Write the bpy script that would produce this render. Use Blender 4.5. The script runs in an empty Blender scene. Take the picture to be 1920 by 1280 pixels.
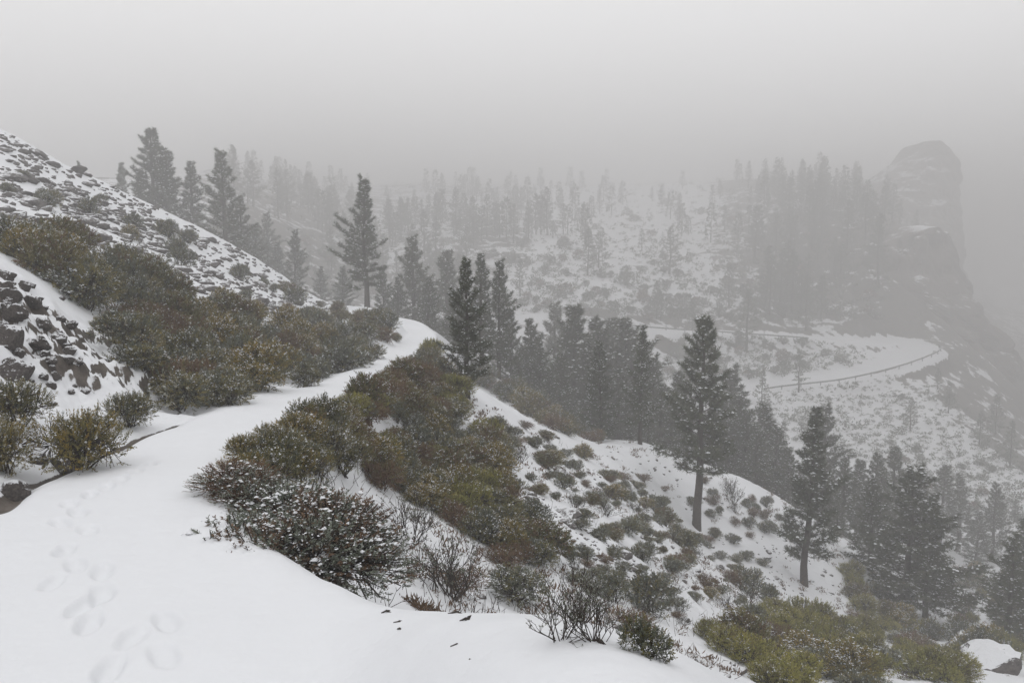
import bpy, math, random
import numpy as np
from mathutils import Vector

R = np.random.default_rng(11)
random.seed(11)
SC = bpy.context.scene
COL = SC.collection

# ------------------------------------------------------------------ camera, sky, sun, exposure
F = 1500.0                      # focal length in photo pixels (1920 wide)
PITCH = math.atan(160.0 / F)    # horizon 160 px above the centre
cd = bpy.data.cameras.new('camera')
cam = bpy.data.objects.new('camera', cd)
COL.objects.link(cam)
cd.sensor_width = 36.0
cd.lens = 36.0 * F / 1920.0
cd.clip_start = 0.05
cd.clip_end = 6000.0
cam.location = (0, 0, 0)
cam.rotation_euler = (math.pi / 2 - PITCH, 0, 0)
SC.camera = cam

SUN_EL, SUN_ROT = math.radians(58), math.radians(200)
world = bpy.data.worlds.new('World')
SC.world = world
world.use_nodes = True
nt = world.node_tree
nt.nodes.clear()
wo = nt.nodes.new('ShaderNodeOutputWorld')
bg = nt.nodes.new('ShaderNodeBackground')
sky = nt.nodes.new('ShaderNodeTexSky')
sky.sky_type = 'NISHITA'
sky.sun_disc = False
sky.sun_elevation = SUN_EL
sky.sun_rotation = SUN_ROT
sky.dust_density = 6.0
sky.air_density = 1.0
hs = nt.nodes.new('ShaderNodeHueSaturation')
hs.inputs['Saturation'].default_value = 0.12
mx = nt.nodes.new('ShaderNodeMixRGB')
mx.inputs[0].default_value = 0.8                       # overcast: cloud hides most of the clear sky
mx.inputs[2].default_value = (16.7, 16.7, 16.9, 1)    # even cloud
nt.links.new(sky.outputs[0], hs.inputs['Color'])
nt.links.new(hs.outputs[0], mx.inputs[1])
nt.links.new(mx.outputs[0], bg.inputs['Color'])
bg.inputs['Strength'].default_value = 0.1
nt.links.new(bg.outputs[0], wo.inputs['Surface'])

sl = bpy.data.lights.new('sun', 'SUN')
sl.energy = 0.5
sl.angle = math.radians(40)
sl.color = (1.0, 0.97, 0.93)
so = bpy.data.objects.new('sun', sl)
COL.objects.link(so)
sdir = Vector((math.sin(SUN_ROT) * math.cos(SUN_EL), math.cos(SUN_ROT) * math.cos(SUN_EL), math.sin(SUN_EL)))
so.rotation_euler = sdir.to_track_quat('Z', 'Y').to_euler()

SC.view_settings.view_transform = 'Standard'
SC.view_settings.look = 'None'
SC.view_settings.exposure = 0.0
SC.view_settings.gamma = 1.0
SC.view_settings.use_curve_mapping = False
SC.render.engine = 'CYCLES'
cy = SC.cycles
cy.max_bounces = 8
cy.diffuse_bounces = 3
cy.glossy_bounces = 1
cy.transparent_max_bounces = 4
cy.volume_bounces = 3
cy.use_denoising = True
cy.use_adaptive_sampling = False
try:
    cy.denoiser = 'OPENIMAGEDENOISE'
except Exception:
    pass
HAZE_DENSITY = 0.0066

# ------------------------------------------------------------------ small maths
CP_, SP_ = math.cos(PITCH), math.sin(PITCH)

def ray(px, py):
    cx = (np.asarray(px, float) - 960.0) / F
    cyy = (640.0 - np.asarray(py, float)) / F
    return cx, CP_ + SP_ * cyy, -SP_ + CP_ * cyy          # x, y, z of the direction

def at(px, py, Y):
    dx, dy, dz = ray(px, py)
    t = Y / dy
    return np.array([dx * t, Y, dz * t])

def project(x, y, z):
    cx, cyv, f = x, y * SP_ + z * CP_, y * CP_ - z * SP_
    return 960 + F * cx / f, 640 - F * cyv / f

def smooth(a, b, x):
    t = np.clip((x - a) / (b - a), 0, 1)
    return t * t * (3 - 2 * t)

_P = np.random.default_rng(5).permutation(512)
_P = np.concatenate([_P, _P, _P])
_G = np.random.default_rng(6).normal(size=(512, 3))
_G /= np.linalg.norm(_G, axis=1)[:, None]

def noise3(x, y, z):
    x, y, z = [np.asarray(v, float) for v in (x, y, z)]
    xi, yi, zi = np.floor(x).astype(int), np.floor(y).astype(int), np.floor(z).astype(int)
    fx, fy, fz = x - xi, y - yi, z - zi
    u, v, w = [f * f * f * (f * (f * 6 - 15) + 10) for f in (fx, fy, fz)]
    def g(a, b, c):
        h = _P[(_P[(_P[(xi + a) % 512] + yi + b) % 512] + zi + c) % 512] % 512
        gr = _G[h]
        return gr[..., 0] * (fx - a) + gr[..., 1] * (fy - b) + gr[..., 2] * (fz - c)
    def L(a, b, t): return a + t * (b - a)
    return L(L(L(g(0,0,0), g(1,0,0), u), L(g(0,1,0), g(1,1,0), u), v),
             L(L(g(0,0,1), g(1,0,1), u), L(g(0,1,1), g(1,1,1), u), v), w)

def noise2(x, y, s=0.0):
    return noise3(x, y, np.zeros_like(np.asarray(x, float)) + 0.37 + s)

def fbm2(x, y, o=4, s=0.0):
    a, t, f = 1.0, 0.0, 1.0
    for k in range(o):
        t = t + a * noise2(x * f, y * f, s + k * 7.3)
        a *= 0.5
        f *= 2.03
    return t

# ------------------------------------------------------------------ materials
def mat(name):
    m = bpy.data.materials.new(name)
    m.use_nodes = True
    n = m.node_tree
    b = n.nodes['Principled BSDF']
    if 'Specular IOR Level' in b.inputs:
        b.inputs['Specular IOR Level'].default_value = 0.25
    return m, n, b

def ramp(n, stops):
    r = n.nodes.new('ShaderNodeValToRGB')
    e = r.color_ramp.elements
    while len(e) < len(stops):
        e.new(0.5)
    for i, (p, c) in enumerate(stops):
        e[i].position = p
        e[i].color = (*c, 1)
    return r

def noise_node(n, scale, detail=6, rough=0.6, coord='Object'):
    tc = n.nodes.new('ShaderNodeTexCoord')
    t = n.nodes.new('ShaderNodeTexNoise')
    t.inputs['Scale'].default_value = scale
    t.inputs['Detail'].default_value = detail
    t.inputs['Roughness'].default_value = rough
    n.links.new(tc.outputs[coord], t.inputs['Vector'])
    return t

def math_node(n, op, a, b=None):
    m = n.nodes.new('ShaderNodeMath')
    m.operation = op
    for i, v in enumerate((a, b)):
        if v is None: continue
        if isinstance(v, (int, float)): m.inputs[i].default_value = v
        else: n.links.new(v, m.inputs[i])
    return m.outputs[0]

SNOW = (0.65, 0.66, 0.68)

def leaf_mat(name, stops, rough=0.65):
    m, n, b = mat(name)
    at_ = n.nodes.new('ShaderNodeAttribute'); at_.attribute_name = 'tint'
    oi = n.nodes.new('ShaderNodeObjectInfo')
    v = math_node(n, 'ADD', math_node(n, 'MULTIPLY', at_.outputs['Fac'], 0.75), math_node(n, 'MULTIPLY', oi.outputs['Random'], 0.25))
    r = ramp(n, stops)
    n.links.new(v, r.inputs[0])
    n.links.new(r.outputs[0], b.inputs['Base Color'])
    b.inputs['Roughness'].default_value = rough
    return m

def plain_mat(name, c1, c2, scale, bump=0.0, rough=0.85):
    m, n, b = mat(name)
    t = noise_node(n, scale)
    r = ramp(n, [(0.3, c1), (0.7, c2)])
    n.links.new(t.outputs[0], r.inputs[0])
    n.links.new(r.outputs[0], b.inputs['Base Color'])
    b.inputs['Roughness'].default_value = rough
    if bump:
        bp = n.nodes.new('ShaderNodeBump'); bp.inputs['Strength'].default_value = bump
        bp.inputs['Distance'].default_value = 0.05
        n.links.new(t.outputs[0], bp.inputs['Height'])
        n.links.new(bp.outputs[0], b.inputs['Normal'])
    return m

def ground_mat(name, nscale, soil):
    m, n, b = mat(name)
    a = n.nodes.new('ShaderNodeAttribute'); a.attribute_name = 'bare'
    t = noise_node(n, nscale, 10, 0.66)
    f = math_node(n, 'ADD', a.outputs['Fac'], math_node(n, 'MULTIPLY', math_node(n, 'SUBTRACT', t.outputs[0], 0.5), 1.5))
    mr = n.nodes.new('ShaderNodeMapRange'); mr.interpolation_type = 'SMOOTHSTEP'
    mr.inputs['From Min'].default_value = 0.47; mr.inputs['From Max'].default_value = 0.55
    n.links.new(f, mr.inputs['Value'])
    t2 = noise_node(n, nscale * 2.7, 8, 0.7)
    r = ramp(n, soil)
    n.links.new(t2.outputs[0], r.inputs[0])
    mix = n.nodes.new('ShaderNodeMixRGB')
    mix.inputs[1].default_value = (*SNOW, 1)
    n.links.new(mr.outputs[0], mix.inputs[0])
    n.links.new(r.outputs[0], mix.inputs[2])
    n.links.new(mix.outputs[0], b.inputs['Base Color'])
    b.inputs['Roughness'].default_value = 0.7
    b1 = noise_node(n, 3.0, 3, 0.5)
    b2 = noise_node(n, 55.0, 4, 0.6)
    h = math_node(n, 'ADD', math_node(n, 'MULTIPLY', b1.outputs[0], 0.05), math_node(n, 'MULTIPLY', b2.outputs[0], 0.0035))
    h = math_node(n, 'ADD', h, math_node(n, 'MULTIPLY', math_node(n, 'MULTIPLY', t2.outputs[0], mr.outputs[0]), 0.06))
    bp = n.nodes.new('ShaderNodeBump'); bp.inputs['Strength'].default_value = 0.5
    bp.inputs['Distance'].default_value = 1.0
    n.links.new(h, bp.inputs['Height'])
    n.links.new(bp.outputs[0], b.inputs['Normal'])
    return m

def rock_mat(name, stops, scale, snow_lo, snow_hi, nscale=3.0):
    """Dark rock; snow lies where the face looks up."""
    m, n, b = mat(name)
    t = noise_node(n, scale, 8, 0.65)
    r = ramp(n, stops)
    n.links.new(t.outputs[0], r.inputs[0])
    g = n.nodes.new('ShaderNodeNewGeometry')
    sx = n.nodes.new('ShaderNodeSeparateXYZ')
    n.links.new(g.outputs['Normal'], sx.inputs[0])
    t2 = noise_node(n, nscale, 6, 0.65)
    v = math_node(n, 'ADD', sx.outputs['Z'], math_node(n, 'MULTIPLY', math_node(n, 'SUBTRACT', t2.outputs[0], 0.5), 1.0))
    mr = n.nodes.new('ShaderNodeMapRange')
    mr.inputs['From Min'].default_value = snow_lo; mr.inputs['From Max'].default_value = snow_hi
    n.links.new(v, mr.inputs['Value'])
    mix = n.nodes.new('ShaderNodeMixRGB'); mix.inputs[2].default_value = (*SNOW, 1)
    n.links.new(mr.outputs[0], mix.inputs[0]); n.links.new(r.outputs[0], mix.inputs[1])
    n.links.new(mix.outputs[0], b.inputs['Base Color'])
    b.inputs['Roughness'].default_value = 0.85
    bp = n.nodes.new('ShaderNodeBump'); bp.inputs['Strength'].default_value = 0.6; bp.inputs['Distance'].default_value = 0.08
    n.links.new(t.outputs[0], bp.inputs['Height']); n.links.new(bp.outputs[0], b.inputs['Normal'])
    return m

M = {}
M['ground'] = ground_mat('snow_ground', 1.1, [(0.3, (0.035, 0.03, 0.026)), (0.5, (0.075, 0.062, 0.052)), (0.7, (0.14, 0.12, 0.105))])
M['far'] = ground_mat('snow_far', 0.22, [(0.3, (0.04, 0.036, 0.03)), (0.5, (0.07, 0.062, 0.05)), (0.7, (0.11, 0.095, 0.08))])
M['snow'], _n, _b = mat('snow'); _b.inputs['Base Color'].default_value = (*SNOW, 1); _b.inputs['Roughness'].default_value = 0.7
_t = noise_node(_n, 26, 5); _bp = _n.nodes.new('ShaderNodeBump'); _bp.inputs['Strength'].default_value = 0.3; _bp.inputs['Distance'].default_value = 0.02
_n.links.new(_t.outputs[0], _bp.inputs['Height']); _n.links.new(_bp.outputs[0], _b.inputs['Normal'])
M['rock'] = rock_mat('lava_rock', [(0.3, (0.035, 0.03, 0.029)), (0.55, (0.085, 0.075, 0.07)), (0.75, (0.13, 0.105, 0.095))], 6, 0.62, 0.74, 6.0)
M['stone'] = rock_mat('hill_stone', [(0.3, (0.06, 0.056, 0.053)), (0.6, (0.12, 0.11, 0.105)), (0.8, (0.17, 0.155, 0.145))], 4, 0.8, 0.95)
M['cliff'] = rock_mat('cliff_rock', [(0.3, (0.05, 0.042, 0.038)), (0.5, (0.10, 0.085, 0.075)), (0.7, (0.14, 0.115, 0.10))], 0.16, 0.80, 0.93, 0.13)
M['bark'] = plain_mat('pine_bark', (0.025, 0.02, 0.017), (0.075, 0.06, 0.05), 14, 0.6)
M['twig'] = plain_mat('twig', (0.02, 0.017, 0.015), (0.06, 0.048, 0.04), 20)
M['redtwig'] = plain_mat('red_twig', (0.05, 0.026, 0.018), (0.12, 0.062, 0.042), 20)
M['needle'] = leaf_mat('pine_needles', [(0.0, (0.034, 0.042, 0.024)), (0.5, (0.064, 0.074, 0.040)), (0.85, (0.10, 0.108, 0.062)), (1.0, (0.15, 0.11, 0.065))])
M['green'] = leaf_mat('green_leaves', [(0.0, (0.052, 0.054, 0.024)), (0.45, (0.13, 0.122, 0.046)), (0.70, (0.215, 0.172, 0.062)), (0.8, (0.42, 0.42, 0.38))])
M['grey'] = leaf_mat('grey_leaves', [(0.0, (0.068, 0.075, 0.058)), (0.5, (0.125, 0.135, 0.10)), (0.70, (0.20, 0.205, 0.165)), (0.8, (0.45, 0.45, 0.43))])
M['broom'] = leaf_mat('broom_leaves', [(0.0, (0.11, 0.115, 0.03)), (0.5, (0.23, 0.22, 0.055)), (1.0, (0.38, 0.32, 0.08))])
M['brown'] = leaf_mat('brown_leaves', [(0.0, (0.055, 0.035, 0.022)), (0.5, (0.135, 0.083, 0.048)), (0.9, (0.22, 0.14, 0.08))])
M['yellow'] = leaf_mat('yellow_tips', [(0.0, (0.14, 0.12, 0.03)), (0.6, (0.26, 0.19, 0.045)), (1.0, (0.36, 0.23, 0.06))])
M['glauc'] = leaf_mat('glaucous_leaves', [(0.0, (0.06, 0.072, 0.052)), (0.4, (0.125, 0.14, 0.105)), (0.66, (0.24, 0.26, 0.215)), (0.85, (0.50, 0.51, 0.48))])
M['steel'] = plain_mat('galvanised_steel', (0.10, 0.10, 0.10), (0.17, 0.17, 0.17), 3, rough=0.6)
M['wall'] = plain_mat('wall_stone', (0.07, 0.062, 0.055), (0.13, 0.115, 0.10), 1.2, 0.6)

# ------------------------------------------------------------------ mesh helpers
def mesh_from(name, V, faces_flat, loop_n, mats=(), mat_idx=None, tint=None, smooth_=False):
    me = bpy.data.meshes.new(name)
    V = np.asarray(V, np.float32)
    me.vertices.add(len(V))
    me.vertices.foreach_set('co', V.ravel())
    loop_n = np.asarray(loop_n, np.int32)
    me.loops.add(int(loop_n.sum()))
    me.loops.foreach_set('vertex_index', np.asarray(faces_flat, np.int32).ravel())
    me.polygons.add(len(loop_n))
    st = np.concatenate([[0], np.cumsum(loop_n)[:-1]]).astype(np.int32)
    me.polygons.foreach_set('loop_start', st)
    for m in mats:
        me.materials.append(m)
    if mat_idx is not None:
        me.polygons.foreach_set('material_index', np.asarray(mat_idx, np.int32))
    me.polygons.foreach_set('use_smooth', np.full(len(loop_n), bool(smooth_)))
    if tint is not None:
        a = me.attributes.new('tint', 'FLOAT', 'POINT')
        a.data.foreach_set('value', np.asarray(tint, np.float32))
    me.update(calc_edges=True)
    return me

class MB:
    """Collects triangles and quads."""
    def __init__(s):
        s.V, s.Q, s.T, s.tint, s.n = [], [], [], [], 0
        s.qm, s.tm = [], []
    def add(s, V, Q=None, T=None, tint=0.5, m=0):
        V = np.asarray(V, float).reshape(-1, 3)
        if Q is not None and len(Q):
            Q = np.asarray(Q, int).reshape(-1, 4); s.Q.append(Q + s.n); s.qm.append(np.full(len(Q), m))
        if T is not None and len(T):
            T = np.asarray(T, int).reshape(-1, 3); s.T.append(T + s.n); s.tm.append(np.full(len(T), m))
        s.V.append(V)
        s.tint.append(np.broadcast_to(np.asarray(tint, float), (len(V),)) if np.ndim(tint) < 1 else np.asarray(tint))
        s.n += len(V)
    def mesh(s, name, mats, smooth_=False):
        V = np.concatenate(s.V) if s.V else np.zeros((0, 3))
        Q = np.concatenate(s.Q) if s.Q else np.zeros((0, 4), int)
        T = np.concatenate(s.T) if s.T else np.zeros((0, 3), int)
        mi = np.concatenate(s.qm + s.tm) if (s.qm or s.tm) else np.zeros(0, int)
        return mesh_from(name, V, np.concatenate([Q.ravel(), T.ravel()]), np.concatenate([np.full(len(Q), 4), np.full(len(T), 3)]),
                         mats, mi, np.concatenate(s.tint) if s.tint else None, smooth_)

def unit(v):
    return v / np.maximum(np.linalg.norm(v, axis=-1, keepdims=True), 1e-9)

def tubes(mb, P, Rd, sides=4, m=0, tint=0.5):
    """P [n,k,3], Rd [n,k]: n tubes of k rings."""
    P = np.asarray(P, float); Rd = np.asarray(Rd, float)
    if P.ndim == 2: P, Rd = P[None], Rd[None]
    n, k = P.shape[:2]
    if n == 0: return
    t = np.gradient(P, axis=1); t = unit(t)
    ref = np.where(np.abs(t[..., 2:3]) > 0.85, np.array([1.0, 0.2, 0]), np.array([0.0, 0, 1]))
    a = unit(np.cross(t, ref)); b = np.cross(t, a)
    ang = np.arange(sides) * 2 * np.pi / sides
    V = P[:, :, None, :] + Rd[:, :, None, None] * (np.cos(ang)[:, None] * a[:, :, None, :] + np.sin(ang)[:, None] * b[:, :, None, :])
    i = np.arange(n)[:, None, None] * k * sides; j = np.arange(k - 1)[None, :, None] * sides; s_ = np.arange(sides)[None, None, :]; s2 = (s_ + 1) % sides
    Q = np.stack([i + j + s_, i + j + s2, i + j + sides + s2, i + j + sides + s_], -1)
    mb.add(V.reshape(-1, 3), Q=Q.reshape(-1, 4), m=m, tint=tint)

def leaves(mb, B, D, L, W, rng, tint, m=0):
    """Diamond leaves: base B, direction D, length L, width W."""
    n = len(B)
    if n == 0: return
    D = unit(D)
    S = unit(np.cross(D, rng.normal(size=(n, 3))))
    L = np.broadcast_to(L, (n,))[:, None]; W = np.broadcast_to(W, (n,))[:, None]
    N = np.cross(D, S)
    mid = B + D * L * 0.5 + N * L * 0.06
    V = np.stack([B, mid + S * W / 2, B + D * L, mid - S * W / 2], 1)
    Q = np.arange(4 * n).reshape(n, 4)
    mb.add(V.reshape(-1, 3), Q=Q, tint=np.repeat(np.broadcast_to(tint, (n,)), 4), m=m)

def needles(mb, B, D, L, W, rng, tint, m=0):
    n = len(B)
    if n == 0: return
    D = unit(D); S = unit(np.cross(D, rng.normal(size=(n, 3))))
    L = np.broadcast_to(L, (n,))[:, None]; W = np.broadcast_to(W, (n,))[:, None]
    V = np.stack([B + S * W / 2, B - S * W / 2, B + D * L], 1)
    mb.add(V.reshape(-1, 3), T=np.arange(3 * n).reshape(n, 3), tint=np.repeat(np.broadcast_to(tint, (n,)), 3), m=m)

_OCT = np.array([[1,0,0],[0,1,0],[-1,0,0],[0,-1,0],[0,0,1],[0,0,-1]], float)
_OCTT = np.array([[0,1,4],[1,2,4],[2,3,4],[3,0,4],[1,0,5],[2,1,5],[3,2,5],[0,3,5]])
def blobs(mb, C, r, rng, flat=0.45, m=0):
    """Small clods of snow."""
    n = len(C)
    if n == 0: return
    r = np.broadcast_to(r, (n,))
    V = _OCT[None] * (1 + rng.uniform(-0.35, 0.35, (n, 6, 1))) * r[:, None, None]
    V[:, :, 2] *= flat
    a = rng.uniform(0, 6.28, n); c, s = np.cos(a), np.sin(a)
    X = V[:, :, 0] * c[:, None] - V[:, :, 1] * s[:, None]; Y = V[:, :, 0] * s[:, None] + V[:, :, 1] * c[:, None]
    V = np.stack([X, Y, V[:, :, 2]], -1) + C[:, None, :]
    T = _OCTT[None] + np.arange(n)[:, None, None] * 6
    mb.add(V.reshape(-1, 3), T=T.reshape(-1, 3), m=m)

def ico(sub):
    import bmesh
    bm = bmesh.new(); bmesh.ops.create_icosphere(bm, subdivisions=sub, radius=1.0)
    V = np.array([v.co[:] for v in bm.verts]); T = np.array([[v.index for v in f.verts] for f in bm.faces]); bm.free()
    return V, T
ICO = {k: ico(k) for k in (1, 2, 3, 4)}

def link(name, me, parent=None, loc=None, **props):
    o = bpy.data.objects.new(name, me)
    COL.objects.link(o)
    if parent is not None: o.parent = parent
    if loc is not None: o.location = loc
    for k, v in props.items(): o[k] = v
    return o

# ------------------------------------------------------------------ terrain: control points
PATH = np.array([  # x, y, z (relative to the eye)
 (-0.2,-9,-1.35),(-0.6,-5,-1.45),(-0.85,-2,-1.55),(-1.15,1,-1.62),(-1.7,3.2,-1.65),(-2.4,4.6,-1.68),(-2.95,6.2,-1.75),(-3.15,8,-1.87),
 (-3.25,9.5,-1.97),(-3.36,12,-2.22),(-3.42,16,-2.66),(-3.55,22,-3.10),(-3.95,30,-3.55),(-4.35,38,-3.86),(-5.0,43,-4.0),(-6.6,47,-4.1),(-9.5,50,-4.15),(-14,53,-4.2)], float)
PATH_HW = 0.62
def rp(px, py, Y): return at(px, py, Y)
ROAD = np.array([rp(760,590,176), rp(880,596,174), rp(1000,601,172), rp(1200,614,172), rp(1400,628,172), rp(1560,639,173), rp(1640,641,176), rp(1680,643,178), rp(1710,648,176),
                 rp(1732,655,170), rp(1715,667,163), rp(1650,690,156), rp(1550,713,150), rp(1440,725,147), rp(1320,745,140), rp(1200,775,130), rp(1100,800,122)])
ROAD_HW = 3.6

CPX = [  # px, py, Y
 # path shoulder in front
 (200,1250,3.1),(600,1250,3.1),(500,1062,4.4),(570,1090,4.25),(640,1120,4.15),(720,1150,4.1),(850,1172,4.0),(960,1192,3.95),(1100,1220,3.85),(1200,1248,3.75),(1310,1280,3.7),(500,1110,4.9),(570,1150,4.8),(640,1180,4.7),(720,1195,4.7),(850,1212,4.65),(960,1232,4.6),(1100,1262,4.5),(1200,1292,4.45),(1310,1325,4.4),(300,1100,3.85),(560,1130,3.7),(430,1050,4.5),
 (0,1000,4.75),(300,1000,4.7),(200,900,6.2),(350,870,7.0),
 # left bank
 (60,840,7.3),(120,800,8.4),(200,735,10.2),(260,700,12),(200,640,14),(80,690,9.6),(30,760,8.2),(90,610,11.5),(0,560,11),(40,520,13),
 (330,770,11.5),(420,765,12),(600,728,17.5),(690,690,24),(400,640,20),(300,600,19),(240,520,24),(100,470,20),(0,470,17),(540,620,28),(650,620,36),
 (150,430,30),(420,540,33),(0,390,28),(0,330,36),(200,400,40),(400,490,44),(560,565,48),(640,580,50),
 # left ridge
 (0,243,46),(100,297,49),(200,345,52),(300,392,55),(400,440,58),(500,497,60),(630,573,63),
 (0,345,95),(100,370,100),(200,410,112),(300,435,120),(410,420,150),(0,345,210),(150,350,260),(300,340,300),(400,320,320),
 (700,580,65),(770,608,52),(820,628,46),
 # slope below the path
 (600,905,8.6),(700,950,9.3),(800,1000,9.8),(900,1050,10.3),(700,850,13),(850,850,16.5),(740,1120,6.3),(760,1060,7.6),(880,1120,8.2),(1060,1190,7.6),(1210,1225,8.0),(1330,1262,8.2),
 (1000,850,23),(950,760,31),(880,750,42),(1000,980,13.5),(1100,1100,11.5),(1200,1000,19),(1300,1200,11.5),(1100,900,25),(1180,920,29),
 (900,690,50),(950,730,46),(1100,822,43),(1150,830,42),(1210,836,42),(1303,990,36),(1340,890,44),(1450,935,45),(1507,1100,34.5),(1560,1000,47),
 (1400,1100,25),(1480,1230,17),(1700,1240,22),(1830,1250,24),(1400,1000,38),(1620,1130,36),(1700,1150,38),(1880,1200,36),(1750,1050,60),(1900,1085,62),(1820,1120,48),(1600,1275,15),
 # far slope under the road
 (1500,800,126),(1650,760,142),(1700,800,132),(1900,850,132),(1600,880,106),(1850,950,98),(1750,900,108),(1900,1000,82),(1800,740,150),(1900,760,160),(1300,850,95),
 # far slope over the road
 (1300,700,158),(1500,675,163),(1000,500,212),(1200,470,245),(1500,520,212),(1000,400,320),(800,480,225),(700,420,290),(600,500,190),(1300,400,310),(1100,560,186),
 (1400,580,188),(1600,600,186),(1000,348,440),(1500,345,430),(520,352,430),(750,346,440),(1250,346,440),(1650,430,230),(1650,560,192),
 (1900,640,330),(1860,560,480),(1900,700,240)]
CPW = [  # x, y, z beside and behind the camera, behind ridges, far away
 (0,0,-1.63),(1.0,0,-1.8),(2.6,0.5,-3.1),(6,0,-5.6),(-2.5,0,-1.5),(-5,0,0.5),(-10,0,4),(-22,0,11),(-1,-5,-1.5),(3,-5,-3.4),(-5,-6,1),(0,-14,-1.3),(14,-10,-9),(-14,-14,6),
 (-30,10,14),(-60,20,20),(12,8,-8.5),(22,16,-14.5),(40,30,-24),(70,40,-36),(25,-20,-15),(60,-30,-36),(-60,-60,25),(0,-60,-2),
 (-40,30,12),(-55,50,9),
 (-1.3,5.6,-2.45),(-1.75,6.0,-2.3),(-2.1,6.9,-2.15),(2.2,5.2,-3.5),
 (-36,62,6),(-33,72,1.5),(-27,75,-1),(-18,76,-4.5),(-12,76,-7),(-10,85,-12),(-30,90,-3),(-60,80,5),
 (-3,58,-8.5),(0,62,-13),(6,60,-16),(12,62,-19),(18,64,-21),(24,66,-23.5),(0,85,-20),(12,85,-24),(30,85,-28),(48,78,-30),(-12,105,-16),(12,110,-24),(-20,130,-11),(-35,130,-6),(5,140,-18),
 (-120,220,20),(60,70,-33),(90,90,-40),(110,120,-42),(90,140,-34),(130,170,-46),(160,140,-55),
 (-200,300,20),(0,560,40),(-150,560,40),(150,560,40),(0,900,38),(-500,700,40),(500,900,36),(300,400,-30),(250,300,-42),(240,200,-60),(220,120,-70),(150,50,-65),(400,600,-20),(500,300,-60),
 (700,100,-70),(1200,600,-40),(-800,0,50),(-700,-500,48),(0,-900,20),(700,-600,-60),(-1300,900,50),(0,1700,44),(1500,0,-60),(0,-1700,10),(-1700,0,50)]
_pts = [at(*c) for c in CPX] + [np.array(c, float) for c in CPW]
for p in PATH[2:14]: _pts.append(p + np.array([0, 0, 0.0]))
for p in ROAD: _pts.append(p)
_pts = np.array(_pts)
KR = 0.33
def feat(x, y):
    r = np.hypot(x, y)
    return np.arctan2(x, y), KR * np.log(r + 1.0), r

def _kern(d2): return np.maximum(d2, 0) ** 1.5
def _feat4(x, y):
    a, l, r = feat(x, y)
    return np.stack([np.sin(a), np.cos(a), l], -1), r
_f, _r = _feat4(_pts[:, 0], _pts[:, 1])
_v = _pts[:, 2] / (_r + 2.0)
_n = len(_pts)
_A = np.zeros((_n + 4, _n + 4))
_A[:_n, :_n] = _kern(((_f[:, None] - _f[None]) ** 2).sum(-1)) + np.eye(_n) * 8e-6
_A[:_n, _n] = 1; _A[:_n, _n + 1:] = _f
_A[_n:, :_n] = _A[:_n, _n:].T
_w = np.linalg.solve(_A, np.concatenate([_v, np.zeros(4)]))

def base_height(x, y):
    f, r = _feat4(x, y)
    shp = np.shape(x); f = f.reshape(-1, 3); r = np.ravel(r)
    out = np.empty(len(r)); f2 = (_f ** 2).sum(-1)
    for s in range(0, len(r), 40000):
        q = f[s:s + 40000]
        out[s:s + 40000] = _kern((q ** 2).sum(-1)[:, None] + f2[None] - 2 * q @ _f.T) @ _w[:_n] + _w[_n] + q @ _w[_n + 1:]
    return np.clip(out * (r + 2.0), -90, 40).reshape(shp)

def polyline(x, y, P):
    """distance, signed side (+ = left of travel), height along, arc position"""
    best = np.full(x.shape, 1e9); side = np.zeros(x.shape); zz = np.zeros(x.shape); ss = np.zeros(x.shape); acc = 0.0
    for i in range(len(P) - 1):
        ax, ay, az = P[i]; bx, by, bz = P[i + 1]
        L2 = (bx - ax) ** 2 + (by - ay) ** 2
        t = np.clip(((x - ax) * (bx - ax) + (y - ay) * (by - ay)) / L2, 0, 1)
        qx, qy = ax + t * (bx - ax), ay + t * (by - ay)
        d = np.hypot(x - qx, y - qy)
        k = d < best
        best = np.where(k, d, best)
        side = np.where(k, np.sign((bx - ax) * (y - ay) - (by - ay) * (x - ax)), side)
        zz = np.where(k, az + t * (bz - az), zz)
        ss = np.where(k, acc + t * math.sqrt(L2), ss)
        acc += math.sqrt(L2)
    return best, side, zz, ss

def catmull(P, n):
    P = np.asarray(P, float); out = []
    Q = np.vstack([2 * P[0] - P[1], P, 2 * P[-1] - P[-2]])
    for i in range(1, len(Q) - 2):
        for t in np.arange(n) / n:
            a, b, c, d = Q[i - 1], Q[i], Q[i + 1], Q[i + 2]
            out.append(0.5 * ((2 * b) + (c - a) * t + (2 * a - 5 * b + 4 * c - d) * t * t + (3 * b - a - 3 * c + d) * t ** 3))
    out.append(P[-1]); return np.array(out)
ROADC = catmull(ROAD, 3)
PATHC = catmull(PATH, 2)

FOOT = [(282,873),(227,900),(170,931),(130,953),(147,966),(115,988),(167,996),(123,1035),(143,1060),(193,1070),(100,1091),(193,1108),(160,1130),(167,1163),(250,1193),(313,1160),(207,1260),(307,1233),(255,885),(200,915)]

# polar sheet
AZ = np.concatenate([np.linspace(-math.pi, -0.80, 56, endpoint=False), np.linspace(-0.80, 0.80, 680), np.linspace(0.80, math.pi, 56)[1:]])
RR = np.concatenate([np.geomspace(0.35, 2.2, 36, endpoint=False), np.geomspace(2.2, 7.5, 250, endpoint=False), np.geomspace(7.5, 75, 360, endpoint=False),
                     np.geomspace(75, 330, 190, endpoint=False), np.geomspace(330, 1500, 40)])
GA, GR = np.meshgrid(AZ, RR, indexing='ij')
GX, GY = GR * np.sin(GA), GR * np.cos(GA)
GZ = base_height(GX, GY)
PD, PS, PZ, PSS = polyline(GX, GY, PATHC)
RD, RS, RZ, RSS = polyline(GX, GY, ROADC)

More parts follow.
